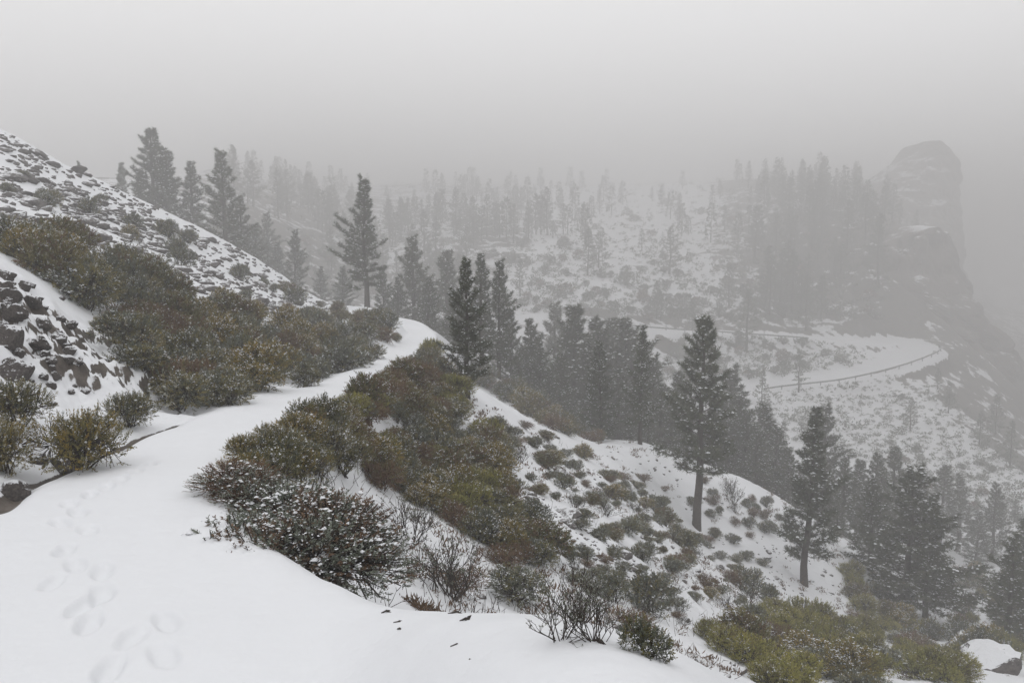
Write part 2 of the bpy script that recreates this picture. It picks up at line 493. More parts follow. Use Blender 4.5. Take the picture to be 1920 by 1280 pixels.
# relief
near = 1 - smooth(60, 95, GR)
far = smooth(75, 120, GR)
hillw = smooth(-6.5, -10, GX + 0 * GY) * smooth(20, 27, GY) * near             # stony hillside over the path
hillw = hillw * smooth(0.35, 0.6, (-GX - 5.5) / np.maximum(GY * 0.25, 3) + 0.25)
outc = np.exp(-(((GX + 6.3) / 1.7) ** 2 + ((GY - 11.0) / 2.2) ** 2))            # lava outcrop
bankw = smooth(-4.2, -5.2, GX) * smooth(3, 5, GY) * smooth(24, 18, GY)
slopew = smooth(1.2, 3.0, PD) * np.where(PS < 0, 1, 0) * near * smooth(5, 9, GR)
GZ = GZ + hillw * (0.10 * fbm2(GX * 0.7, GY * 0.7, 4) + 0.05 * np.abs(fbm2(GX * 2.4, GY * 2.4, 2, 3)))
GZ = GZ + slopew * (0.16 * fbm2(GX * 0.55, GY * 0.55, 4, 9) + 0.03 * fbm2(GX * 3, GY * 3, 2, 2))
GZ = GZ + np.clip(outc * 1.6, 0, 1) * (0.42 * (0.5 - np.abs(fbm2(GX * 1.0, GY * 1.0, 3, 13))) + 0.20 * fbm2(GX * 3.1, GY * 3.1, 3, 15) + 0.07 * fbm2(GX * 9, GY * 9, 2, 18))
MOUND = [(62, 838, 0.40, 0.24), (75, 925, 0.42, 0.16), (225, 870, 0.30, 0.10), (120, 905, 0.3, 0.12), (30, 800, 0.3, 0.15)]
mound = np.zeros(GX.shape)
for px, py, rad_, hh in MOUND:
    dx, dy, dz = ray(px, py); t = np.geomspace(2.2, 20, 400); hz = base_height(dx * t, dy * t); j = np.argmax(dz * t <= hz)
    q = np.hypot(GX - dx * t[j], (GY - dy * t[j]) * 1.15) / rad_ + 0.15 * noise2(GX * 3, GY * 3, px)
    b_ = hh / (1 + np.exp((q - 1) * 9)); GZ = GZ + b_; mound = np.maximum(mound, np.exp(-((q - 1.12) / 0.16) ** 2))
GZ = GZ + bankw * 0.14 * fbm2(GX * 1.1, GY * 1.1, 3, 17)
GZ = GZ + far * (1.1 * fbm2(GX * 0.06, GY * 0.06, 4, 21) + 0.45 * fbm2(GX * 0.35, GY * 0.35, 3, 25))
GZ = GZ + (1 - smooth(9, 14, GR)) * 0.025 * fbm2(GX * 0.9, GY * 0.9, 3, 33)
# scalloped snow edge over the big bush
edge = np.exp(-((GY - 4.28 + 0.22 * (GX + 1.1)) / 0.4) ** 2) * smooth(2.6, 1.6, np.abs(GX + 0.2))
GZ = GZ + edge * 0.085 * fbm2(GX * 1.8, GY * 1.8, 2, 41)
# path bed
k = 1 - smooth(PATH_HW, PATH_HW + 0.75, PD)
pathz = PZ + 0.02 * noise2(GX * 1.4, GY * 1.4, 5) - 0.05 * np.clip(1 - PD / PATH_HW, 0, 1) * smooth(8, 12, GY)
k = k * smooth(1.5, 4, GR) * np.where((GY > -1), 1, 0)
GZ = GZ * (1 - k) + pathz * k
# bare runnel along the inner edge of the path
dl = np.where(PS > 0, PD, -PD)
run = np.exp(-((dl - 0.82 - 0.12 * noise2(GX * 0.9, GY * 0.9, 8)) / 0.13) ** 2) * smooth(5.0, 5.7, GY) * smooth(11.5, 8.5, GY)
GZ = GZ - 0.11 * run
# boot prints
for i, (px, py) in enumerate(FOOT):
    dx, dy, dz = ray(px, py)
    # ground along this ray, from the smooth sheet
    t = np.geomspace(2.2, 12, 400); hz = base_height(dx * t, dy * t)
    j = np.argmax(dz * t <= np.maximum(hz, -2.2))
    x0, y0 = dx * t[j], dy * t[j]
    an = math.radians(24 + R.normal() * 14) if y0 < 6 else math.radians(10 + R.normal() * 10)
    u = (GX - x0) * math.sin(-an) + (GY - y0) * math.cos(an); v = (GX - x0) * math.cos(an) + (GY - y0) * math.sin(an)
    q = (u / 0.11) ** 2 + (v / 0.05) ** 2 + 0.6 * noise2(GX * 11, GY * 11, i) + 0.1
    q = np.maximum(q, 0)
    GZ = GZ - 0.036 * R.uniform(0.7, 1.2) * np.exp(-q ** 2.5 * 0.6) + 0.002 * np.exp(-((np.sqrt(q) - 1.5) / 0.35) ** 2)
# road bed
k = 1 - smooth(ROAD_HW, ROAD_HW + 3.0, RD)
GZ = GZ * (1 - k) + (RZ + 0.06 * noise2(GX * 0.5, GY * 0.5, 3)) * k

LR = np.log(RR)
def gsample(A, x, y):
    """bilinear look-up on the polar sheet"""
    x = np.asarray(x, float); y = np.asarray(y, float)
    a, lr = np.arctan2(x, y), np.log(np.maximum(np.hypot(x, y), RR[0] * 1.001))
    i = np.clip(np.searchsorted(AZ, a) - 1, 0, len(AZ) - 2); j = np.clip(np.searchsorted(LR, lr) - 1, 0, len(RR) - 2)
    u = np.clip((a - AZ[i]) / (AZ[i + 1] - AZ[i]), 0, 1); v = np.clip((lr - LR[j]) / (LR[j + 1] - LR[j]), 0, 1)
    return (A[i, j] * (1 - u) + A[i + 1, j] * u) * (1 - v) + (A[i, j + 1] * (1 - u) + A[i + 1, j + 1] * u) * v
def height(x, y): return gsample(GZ, x, y)

_T = GZ / GR                                   # slope of sight to every grid point
def hit(px, py, rmin=2.3):
    """where the sight line through a photo pixel meets the ground (None: nowhere)"""
    dx, dy, dz = [float(v) for v in ray(px, py)]
    a = math.atan2(dx, dy); s = dz / math.hypot(dx, dy)
    i = int(np.clip(np.searchsorted(AZ, a) - 1, 0, len(AZ) - 2)); u = (a - AZ[i]) / (AZ[i + 1] - AZ[i])
    col = _T[i] * (1 - u) + _T[i + 1] * u
    j = np.argmax((col >= s) & (RR > rmin))
    if not (col[j] >= s and RR[j] > rmin): return None
    r = RR[j]
    return np.array([r * math.sin(a), r * math.cos(a), float(height(r * math.sin(a), r * math.cos(a)))])

def visible(x, y, z):
    """is a point clear of the ground as seen from the camera"""
    a = math.atan2(x, y); r = math.hypot(x, y)
    i = int(np.clip(np.searchsorted(AZ, a), 0, len(AZ) - 1)); m = RR < r * 0.985
    return not np.any(_T[i][m] > z / r)

# how much ground shows through the snow
gzx = np.gradient(GZ, axis=1) / np.gradient(RR)[None, :]
gaz = np.gradient(GZ, axis=0) / (np.gradient(AZ)[:, None] * GR)
STEEP = np.hypot(gzx, gaz)
bare = np.full(GX.shape, -0.6)
def put(w, v):
    global bare
    bare = np.maximum(bare, -0.6 + w * (v + 0.6))
put(hillw, 0.0 + 0.10 * fbm2(GX * 0.2, GY * 0.2, 2, 7)); bare = bare + hillw * np.clip((STEEP - 0.8) * 0.3, -0.1, 0.2)
put(slopew * smooth(10, 18, GR), 0.15)
put(np.clip(outc * 1.8, 0, 1), 0.32); bare += np.clip(outc * 1.5, 0, 1) * np.clip((STEEP - 0.7) * 0.5, -0.2, 0.4)
put(bankw * smooth(0.9, 1.3, PD), 0.05); put(mound * smooth(0.7, 0.9, PD) * smooth(-0.1, 0.25, -gzx * np.sign(1.0)) * 0 + mound * smooth(0.7, 0.9, PD) * smooth(0.15, 0.5, gzx) * smooth(-5.2, -4.6, GX), 0.45)
put(np.clip(run * 1.25, 0, 1), 0.72)
put(smooth(46, 54, GR) * smooth(-12, -4, GX) * smooth(34, 26, GX) * (1 - far), 0.52)
GPX, GPY = project(GX, GY, GZ)
def poly_mask(poly):
    c = np.zeros(GX.shape, bool); n = len(poly)
    for i in range(n):
        x1, y1 = poly[i]; x2, y2 = poly[(i + 1) % n]
        if y1 != y2: c ^= ((y1 > GPY) != (y2 > GPY)) & (GPX < (x2 - x1) * (GPY - y1) / (y2 - y1) + x1)
    return c & (GR > 85)
WEST = poly_mask([(380, 250), (1000, 250), (985, 600), (380, 620)])
LOWF = poly_mask([(1400, 728), (1560, 716), (1660, 700), (1720, 740), (1800, 800), (1940, 900), (1940, 1100), (1380, 1100)])
MIDR = poly_mask([(1210, 632), (1420, 640), (1600, 655), (1650, 690), (1500, 708), (1400, 728), (1230, 740)])
MIDF = poly_mask([(1000, 330), (1330, 330), (1340, 560), (1100, 610), (990, 600)])
EASTF = poly_mask([(1340, 320), (1800, 300), (1800, 650), (1660, 630), (1560, 610), (1400, 560)])
fb = 0.58 + 0 * GX; fb = np.where(WEST, 0.62, fb); fb = np.where(LOWF, -0.12, fb); fb = np.where(MIDR, 0.22, fb); fb = np.where(MIDF, 0.42, fb); fb = np.where(EASTF, 0.70, fb)
put(far, fb + 0.22 * fbm2(GX * 0.035, GY * 0.035, 3, 61))
bare = bare + far * np.clip((STEEP - 0.6) * 0.5, -0.12, 0.4)
kk_ = (1 - smooth(ROAD_HW - 0.2, ROAD_HW + 1.6, RD + 0.5 * noise2(GX * 0.4, GY * 0.4, 2))) * np.where(GR > 100, 1, 0)
bare = bare * (1 - kk_) - 0.6 * kk_
bare = np.where((PD < PATH_HW + 0.1) & (run < 0.4), -0.6, bare)

nA, nR = GX.shape
idx = np.arange(nA * nR).reshape(nA, nR)
quads = np.stack([idx[:-1, :-1], idx[:-1, 1:], idx[1:, 1:], idx[1:, :-1]], -1).reshape(-1, 4)[:, ::-1]
# normals of the whole sheet, so that the pieces meet without a seam
Vall = np.stack([GX, GY, GZ], -1).reshape(-1, 3)
du = np.gradient(np.stack([GX, GY, GZ], -1), axis=0); dv = np.gradient(np.stack([GX, GY, GZ], -1), axis=1)
Nn = unit(np.cross(dv, du)); Nn = np.where(Nn[..., 2:3] < 0, -Nn, Nn).reshape(-1, 3)
cell = lambda A: 0.25 * (A[:-1, :-1] + A[:-1, 1:] + A[1:, 1:] + A[1:, :-1]).reshape(-1)
cPD, cRD, cR, cY = cell(PD), cell(RD), cell(GR), cell(GY)
piece = np.zeros(len(quads), int)
piece[cR > 78] = 1
piece[(cRD < ROAD_HW) & (cR > 100)] = 2
piece[(cPD < PATH_HW + 0.12) & (cR < 60)] = 3
for k_, (nm, mt) in enumerate((('snowy_hillside', 'ground'), ('far_hillside', 'far'), ('road', 'far'), ('path', 'ground'))):
    q = quads[piece == k_]
    u, inv = np.unique(q, return_inverse=True)
    me = mesh_from(nm, Vall[u], inv.reshape(-1), np.full(len(q), 4), [M[mt]], smooth_=True)
    b_ = me.attributes.new('bare', 'FLOAT', 'POINT'); b_.data.foreach_set('value', bare.reshape(-1)[u].astype(np.float32))
    me.normals_split_custom_set_from_vertices(Nn[u].tolist())
    link(nm, me, kind='structure')
# ground under the camera's own standing place (closes the pole of the sheet)
m0 = MB(); ring = np.stack([GX[:, 0], GY[:, 0], GZ[:, 0]], -1)
m0.add(np.vstack([ring, [[0, 0, ring[:, 2].mean()]]]), T=[[i, i + 1, len(ring)] for i in range(len(ring) - 1)][::1])
link('snow_ground', m0.mesh('snow_ground', [M['snow']]), kind='structure')

# ------------------------------------------------------------------ labels from landmarks
ANCH = [('the lone bare-trunked pine', 1305, 840), ('the pine below the path bend', 880, 640), ('the path bend', 790, 625),
        ('the road hairpin', 1700, 655), ('the lava outcrop', 60, 620), ('the snow-capped boulders', 1840, 1225), ('the brown-tipped bush', 530, 1040),
        ('the bare black bushes', 1100, 1190), ('the lower road guardrail', 1540, 710), ('the upper road guardrail', 1270, 612),
        ('the rock cliff', 1750, 450), ('the ridge pine clump', 300, 330), ('the slim lower pine', 1507, 1000), ('the tall layered pine', 690, 470),
        ('the muddy runnel', 310, 825), ('the yellow-tipped bush', 160, 800), ('the broad dark pine', 1690, 1040), ('the reddish twig bush', 850, 1090), ('the stony hilltop', 60, 300), ('the stony hill foot', 520, 540), ('the thicket middle', 750, 830)]
ORD = ['', 'second', 'third', 'fourth', 'fifth', 'sixth', 'seventh', 'eighth', 'ninth', 'tenth', 'eleventh', 'twelfth', 'thirteenth', 'fourteenth', 'fifteenth', 'sixteenth', 'seventeenth', 'eighteenth', 'nineteenth', 'twentieth']
ORD += ['twenty-' + o for o in ORD[1:10]] ; ORD[20:] = ['twenty-first'] + ['twenty-' + o for o in ORD[1:9]] + ['thirtieth'] + ['thirty-first'] + ['thirty-' + o for o in ORD[1:9]]
SECT = ['right of', 'up-right of', 'above', 'up-left of', 'left of', 'down-left of', 'below', 'down-right of']
_pending = []
def named(o, desc, group):
    """label this thing later by the landmark it stands nearest to"""
    o['group'] = group
    _pending.append((o, desc))
def write_labels():
    buckets = {}
    for o, desc in _pending:
        x, y, z = o.location
        px, py = project(x, y, z)
        d = [math.hypot(px - a[1], py - a[2]) for a in ANCH]
        i = int(np.argmin(d)); ang = math.atan2(-(py - ANCH[i][2]), px - ANCH[i][1])
        s = int(round(ang / (math.pi / 4))) % 8
        buckets.setdefault((desc, i, s), []).append((d[i], o))
    for (desc, i, s), L in buckets.items():
        L.sort(key=lambda t: t[0])
        for k, (_, o) in enumerate(L):
            if k == 0: w = 'nearest'
            elif k < len(ORD): w = ORD[k] + ' nearest'
            else: w = ORD[k // 10 + 1] + ' ten nearest' if False else f'{k + 1}th nearest'
            o['label'] = f"{desc}, {w} {SECT[s]} {ANCH[i][0]}" if len(L) > 1 else f"{desc}, {SECT[s]} {ANCH[i][0]}"

def copy_tree(src, parent=None):
    c = src.copy(); COL.objects.link(c)
    if parent is not None: c.parent = parent
    for ch in KIDS.get(src.name, ()):
        copy_tree(ch, c)
    return c
KIDS = {}

class Kind:
    """one builder's prototype: an Empty with parts; the first use is the prototype, the rest are copies"""
    def __init__(s, name, cat, parts, single=None):
        s.root = bpy.data.objects.new(name, single)
        s.used = False; s.cat = cat; s.parts = []
        s.defs = parts
    def place(s, loc, rz=0.0, sc=(1, 1, 1), tilt=(0, 0)):
        if not s.used:
            o = s.root; COL.objects.link(o); s.used = True
            kids = []
            for nm, me, props in s.defs:
                kids.append(link(nm, me, o, None, **props))
            KIDS[o.name] = kids
        else:
            o = copy_tree(s.root)
        o.location = loc; o.rotation_euler = (tilt[0], tilt[1], rz); o.scale = sc
        for k in list(o.keys()):
            del o[k]
        o['category'] = s.cat
        return o
STUFF = {'kind': 'stuff'}

# ------------------------------------------------------------------ pines
def pine_parts(seed, H, Rm, b0, light=False, open_=1.0, skew=0.0):
    g = np.random.default_rng(seed)
    tr, br, fo, sn = MB(), MB(), MB(), MB()
    k = 14
    hz = np.linspace(-0.5, H, k)
    lean = np.cumsum(g.normal(0, 0.05 * H / k, (k, 2)), 0)
    lean -= np.linspace(0, 1, k)[:, None] * lean[-1] * 0.6
    tp = np.stack([lean[:, 0], lean[:, 1], hz], -1)
    r0 = 0.017 * H + 0.03
    trd = r0 * (1 - np.clip(hz, 0, H) / H) ** 0.8 + 0.012
    trd[0] *= 1.35; trd[1] *= 1.05
    tubes(tr, tp, trd, 5 if light else 8)
    nl = int(H * (6.5 if light else 9.0) * open_)
    hs_ = b0 * H + (H * 0.985 - b0 * H) * (np.arange(nl) + g.uniform(0, 1, nl)) / nl
    az = np.arange(nl) * 2.4 + g.uniform(-0.5, 0.5, nl)
    for h, a in zip(hs_, az):
        f = (h - b0 * H) / (H * (1 - b0))
        prof = (1 - f) ** 0.85 * 0.92 + 0.08
        if f < 0.12: prof *= 0.62 + 3.0 * f
        lay = 1 + 0.22 * math.sin(h * 5.1 + a * 0.7 + seed) + 0.14 * math.sin(h * 11.3 + seed * 2)
        L = Rm * prof * lay * g.uniform(0.45, 1.2) * (1 + skew * math.cos(a))
        if L < 0.15: L = 0.15
        el = math.radians(-6 + 50 * f ** 1.1 + g.normal() * 9)
        c0 = np.array([np.interp(h, hz, tp[:, 0]), np.interp(h, hz, tp[:, 1]), h])
        s = np.linspace(0, 1, 6)
        d = np.array([math.cos(a), math.sin(a)])
        lp = np.empty((6, 3))
        lp[:, :2] = c0[:2] + s[:, None] * L * math.cos(el) * d + np.cumsum(g.normal(0, 0.02 * L, (6, 2)), 0)
        lp[:, 2] = c0[2] + s * L * math.sin(el) + 0.24 * L * s ** 2.0 - 0.04 * L * np.sin(s * 3.1)
        tubes(br, lp, 0.006 + 0.013 * L * (1 - s) + 0.004, 3)
        nt_ = int(L * (6.5 if light else 14.0)) + 3
        ts = np.clip(g.uniform(0.22, 1.0, nt_) ** 0.8, 0, 1); ts[0] = 1.0
        B = np.stack([np.interp(ts, s, lp[:, i]) for i in range(3)], -1)
        ld = unit(lp[-1] - lp[0])
        sa = g.choice([-1, 1], nt_) * g.uniform(0.3, 1.2, nt_) * (ts < 0.98)
        T = np.stack([ld[0] * np.cos(sa) - ld[1] * np.sin(sa), ld[0] * np.sin(sa) + ld[1] * np.cos(sa), ld[2] + g.uniform(-0.3, 0.65, nt_)], -1)
        T = unit(T); tl = g.uniform(0.15, 0.55, nt_) * (0.5 + 0.6 * min(L, 1.6)) * (1.15 - 0.5 * ts)
        E = B + T * tl[:, None]
        if not light:
            tubes(br, np.stack([B, E], 1), np.tile([0.007, 0.004], (nt_, 1)), 3)
        tc = np.concatenate([E, B + T * tl[:, None] * 0.5]) if not light else E
        td = np.concatenate([T, T]) if not light else T
        td = unit(td + np.array([0, 0, 0.35]))
        nn = 9 if light else 12
        nB = np.repeat(tc, nn, 0) + g.normal(0, 0.02, (len(tc) * nn, 3)); nD = np.repeat(td, nn, 0) * 0.7 + g.normal(0, 0.68, (len(tc) * nn, 3))
        tint = np.repeat(np.clip(g.normal(0.45, 0.2, len(tc)), 0, 1), nn) + g.normal(0, 0.06, len(tc) * nn)
        needles(fo, nB, nD, g.uniform(0.16, 0.30, len(nB)) * (1.5 if light else 1.0), (0.075 if light else 0.030), g, tint)
        pick = g.uniform(size=len(tc)) < (0.16 if light else 0.19)
        if pick.any():
            C = tc[pick] + td[pick] * g.uniform(0.02, 0.12, (pick.sum(), 1)) + np.array([0, 0, 0.06])
            blobs(sn, C, g.uniform(0.03, 0.11, pick.sum()) * (1.25 if light else 1), g, 0.45)
    return tr, br, fo, sn

def pine_kind(seed, H, Rm, b0, open_=1.0, skew=0.0):
    tr, br, fo, sn = pine_parts(seed, H, Rm, b0, False, open_, skew)
    return Kind('pine_tree', 'pine tree', [('trunk', tr.mesh('trunk', [M['bark']], True), {}), ('branchwork', br.mesh('branchwork', [M['bark']]), STUFF),
                                            ('crown', fo.mesh('crown', [M['needle']]), STUFF), ('snow_dusting', sn.mesh('snow_dusting', [M['snow']]), STUFF)])
def far_pine_kind(seed, H, Rm, b0):
    tr, br, fo, sn = pine_parts(seed, H, Rm, b0, True, 0.9)
    return Kind('pine_tree', 'pine tree', [('trunk', tr.mesh('trunk', [M['bark']], True), {}), ('crown', fo.mesh('crown', [M['needle']]), STUFF)] )
PINES = [pine_kind(101, 10, 1.75, 0.27), pine_kind(102, 10, 2.0, 0.10), pine_kind(103, 10, 1.45, 0.16, 1.1), pine_kind(104, 10, 2.3, 0.05, 1.15), pine_kind(105, 10, 1.9, 0.18, 1.0, 0.25), pine_kind(106, 10, 3.1, 0.10, 1.25, 0.2)]
FPINES = [far_pine_kind(201 + i, 10, r, b) for i, (r, b) in enumerate([(1.7, 0.15), (2.1, 0.08), (1.5, 0.22), (2.3, 0.12), (1.9, 0.2)])]

def pine(px, top, Y, kind, w=1.0, label=None, desc='snow-flecked grey-green pine', group='pines on the near slopes', base=None, far_=False):
    x = float(at(px, top, Y)[0])
    if base is not None:
        p = hit(px, base)
        if p is not None: x, Y = float(p[0]), float(p[1])
    zt = float(at(px, top, Y)[2]); z = float(height(x, Y))
    H = zt - z
    if H < 2.2: return None
    H = min(H, 17.0)
    s = H / 10.0
    o = (FPINES if far_ else PINES)[kind].place((x, Y, z - 0.05), R.uniform(0, 6.28), (s * w, s * w, s), (R.normal(0, 0.018), R.normal(0, 0.018)))
    if label: o['label'] = label; o['group'] = group
    else: named(o, desc, group)
    return o

pine(1305, 597, 37, 0, 1.0, 'tall lone pine with bare lower trunk standing on the open snowy slope', base=990)
pine(1510, 765, 35, 2, 1.05, 'slim dark pine with short bare trunk on the lower snowy slope', base=1100)
pine(878, 486, 42, 1, 1.0, 'dark pine with visible trunk just below the path bend', base=748)
pine(900, 478, 49, 2, 1.1, 'pine close behind the dark pine at the path bend')
pine(934, 490, 51, 1, 0.95, 'pine right of and behind the dark pine at the path bend')
pine(685, 335, 66, 4, 1.05, 'tall pine with layered crown standing where hillside meets path')
pine(775, 445, 78, 1, 1.15, 'bushy hazy pine between the tall pine and the path bend pines')
pine(836, 472, 88, 0, 1.1, 'faint slim pine left of and behind the path bend pines')
pine(283, 243, 84, 0, 1.25, 'tallest pine of the hazy clump behind the stony ridge')
pine(313, 282, 88, 4, 1.2, 'broad hazy pine leaning on the tallest ridge pine')
pine(265, 318, 92, 2, 1.2, 'low pine at the left foot of the ridge clump')
pine(355, 305, 90, 2, 1.25, 'slim hazy pine at the right end of the ridge clump')
pine(420, 285, 80, 1, 1.15, 'lone hazy conical pine standing on the stony ridge line')
pine(452, 372, 84, 1, 1.2, 'low pine at the right side of the lone ridge pine')
pine(224, 306, 96, 2, 1.0, 'very faint slim pine left of the ridge clump')
pine(150, 303, 78, 2, 0.8, 'tiny faint pine tip poking over the stony ridge')
pine(550, 432, 92, 1, 1.1, 'dim pine half lost in fog below the stony ridge')
pine(1200, 612, 47, 2, 0.9, 'snow-speckled thin pine at the rim of the snowy slope', base=832)
pine(1128, 640, 50, 3, 1.0, 'dense brown-green pine at the upper rim of the slope', base=826)
pine(1080, 575, 66, 0, 1.25, 'snow-speckled pine rising from the gully below the upper road')
pine(1150, 540, 82, 3, 1.2, 'wide dark pine in the gully in front of the upper road')
pine(1040, 505, 98, 1, 1.2, 'hazy pine in the gully under the left end of the road')
pine(1000, 600, 62, 3, 1.05, 'dark bushy pine in the gully right of the path bend')
pine(960, 590, 60, 1, 1.1, 'dark pine crowded against the path bend pines')
pine(1690, 880, 44, 5, 1.35, 'broad dark spreading pine low on the right slope', base=1140)
pine(1640, 900, 43, 3, 1.3, 'dark pine merging with the broad spreading pine')
pine(1735, 945, 44, 5, 1.2, 'low dark pine at the right flank of the broad pine', base=1160)
pine(1890, 1005, 36, 4, 1.35, 'dark tall pine at the lower right above the boulders', base=1215)
pine(1930, 975, 44, 3, 1.4, 'dark pine cut by the picture edge beside the boulders')
for i, (px, tp, Y, kd) in enumerate([(1015, 640, 56, 1), (1050, 660, 55, 3), (975, 660, 54, 2), (1165, 690, 56, 1), (1240, 720, 54, 3), (1262, 700, 62, 1), (1345, 720, 60, 1), (1385, 742, 62, 0), (1420, 800, 56, 3),
        (1455, 800, 60, 1), (1370, 690, 74, 4), (1550, 762, 62, 1), (1585, 860, 56, 3), (1612, 862, 64, 0), (1680, 840, 66, 1), (1655, 880, 58, 3), (1770, 872, 78, 0), (1802, 888, 80, 2), (1868, 905, 74, 1), (1835, 960, 72, 3),
        (1480, 840, 56, 1), (1540, 850, 55, 3), (1560, 900, 52, 1), (1330, 790, 58, 3), (1285, 770, 60, 1), (1110, 690, 58, 3), (1215, 780, 50, 3), (1905, 935, 88, 1), (745, 520, 72, 3), (720, 500, 76, 1), (640, 500, 84, 1),
        (800, 520, 66, 3), (860, 540, 60, 3), (600, 500, 100, 3), (500, 400, 120, 1), (520, 455, 105, 3), (480, 420, 98, 1), (1068, 620, 74, 1), (1185, 660, 70, 2), (1310, 830, 56, 1), (990, 640, 58, 3), (1030, 690, 53, 1), (1100, 640, 63, 4), (1180, 600, 72, 3), (1225, 670, 60, 4), (1260, 760, 55, 5), (1350, 770, 57, 4), (1400, 770, 58, 5), (1435, 760, 64, 1), (1500, 870, 54, 4), (1575, 930, 50, 5), (1640, 850, 62, 1), (1120, 600, 70, 1)]):
    pine(px, tp, Y, kd, R.uniform(1.05, 1.45), desc='dark snow-flecked pine in the gully', group='pines crowding the gully')
for px, tp, Y, kd in [(1402, 545, 165, 0), (1500, 655, 143, 2), (1710, 745, 130, 1), (1782, 715, 138, 0), (1655, 720, 150, 3), (1350, 540, 185, 2), (1240, 545, 180, 0), (1300, 560, 178, 1), (1290, 660, 130, 3), (1430, 690, 135, 1), (1440, 765, 118, 2),
        (1470, 790, 112, 0), (1620, 800, 122, 3), (1760, 690, 148, 2), (1840, 770, 128, 1), (1870, 740, 138, 3), (1900, 790, 120, 0)]:
    pine(px, tp, Y, kd, R.uniform(0.9, 1.3), desc='hazy pine on the far slope', group='pines on the far slope below the cliff', far_=True)
# wood on the far hillside, fading into the cloud
n_far = 0; tried = 0; taken = []
while n_far < 188 and tried < 16000:
    tried += 1
    px = R.uniform(440, 1720); Y = R.uniform(175, 360) if px > 620 else R.uniform(215, 360)
    x = (px - 960) / F * Y * 1.01; r = math.hypot(x, Y)
    if gsample(RD, x, Y) < 6.5: continue
    d = fbm2(np.array([x * 0.03]), np.array([Y * 0.03]), 2, 71)[0]
    p = 0.42 + 2.2 * d + (0.2 if px < 980 or px > 1360 else 0)
    qx, qy = project(x, Y, float(height(x, Y)))
    if 980 < qx < 1360 and 440 < qy < 600: p *= 0.25
    p *= float(smooth(385, 270, Y))
    if R.uniform() > p: continue
    if any((x - a) ** 2 + (Y - b) ** 2 < 4 for a, b in taken): continue
    z = float(height(x, Y)); H = R.uniform(8, 15) * (1.0 if Y < 270 else 0.75)
    if not visible(x, Y, z + H * 0.7) or z + H > 44: continue
    taken.append((x, Y)); n_far += 1
    s = H / 10
    o = FPINES[R.integers(5)].place((x, Y, z - 0.1), R.uniform(0, 6.28), (s * R.uniform(0.9, 1.3), s * R.uniform(0.9, 1.3), s))
    named(o, 'fog-faded pine of the hillside wood', 'fog-faded pines on the far hillside')

# the rest of the wood, higher in the fog, where no tree stands out
wd = MB(); g = np.random.default_rng(66); n_w = 0
for _ in range(3000):
    if n_w >= 150: break
    px = g.uniform(480, 1700); Y = 240 + 190 * g.uniform() ** 1.6; x = (px - 960) / F * Y
    if fbm2(np.array([x * 0.03]), np.array([Y * 0.03]), 2, 71)[0] < -0.15: continue
    z = float(height(x, Y)); H = g.uniform(5, 13); n = 150
    if not visible(x, Y, z + H * 0.8) or z + H > 46: continue
    f = g.uniform(0.12, 1, n); a = g.uniform(0, 6.28, n); rr_ = H * 0.19 * ((1 - f) ** 0.8 + 0.06) * g.uniform(0.3, 1, n)
    B = np.stack([x + rr_ * np.cos(a), Y + rr_ * np.sin(a), z + f * H], -1)
    leaves(wd, B, np.stack([np.cos(a), np.sin(a), 0.3 + 0 * a], -1) + g.normal(0, 0.4, (n, 3)), H * g.uniform(0.06, 0.12, n), H * 0.055, g, g.uniform(0.2, 0.7, n))
    tubes(wd, np.array([[x, Y, z - 0.3], [x, Y, z + H * 0.5], [x, Y, z + H]]), np.array([0.22, 0.14, 0.03]), 5, tint=0.1)
    n_w += 1
link('far_wood', wd.mesh('far_wood', [M['needle']]), kind='stuff', label='wood on the far hill dissolving into the cloud')

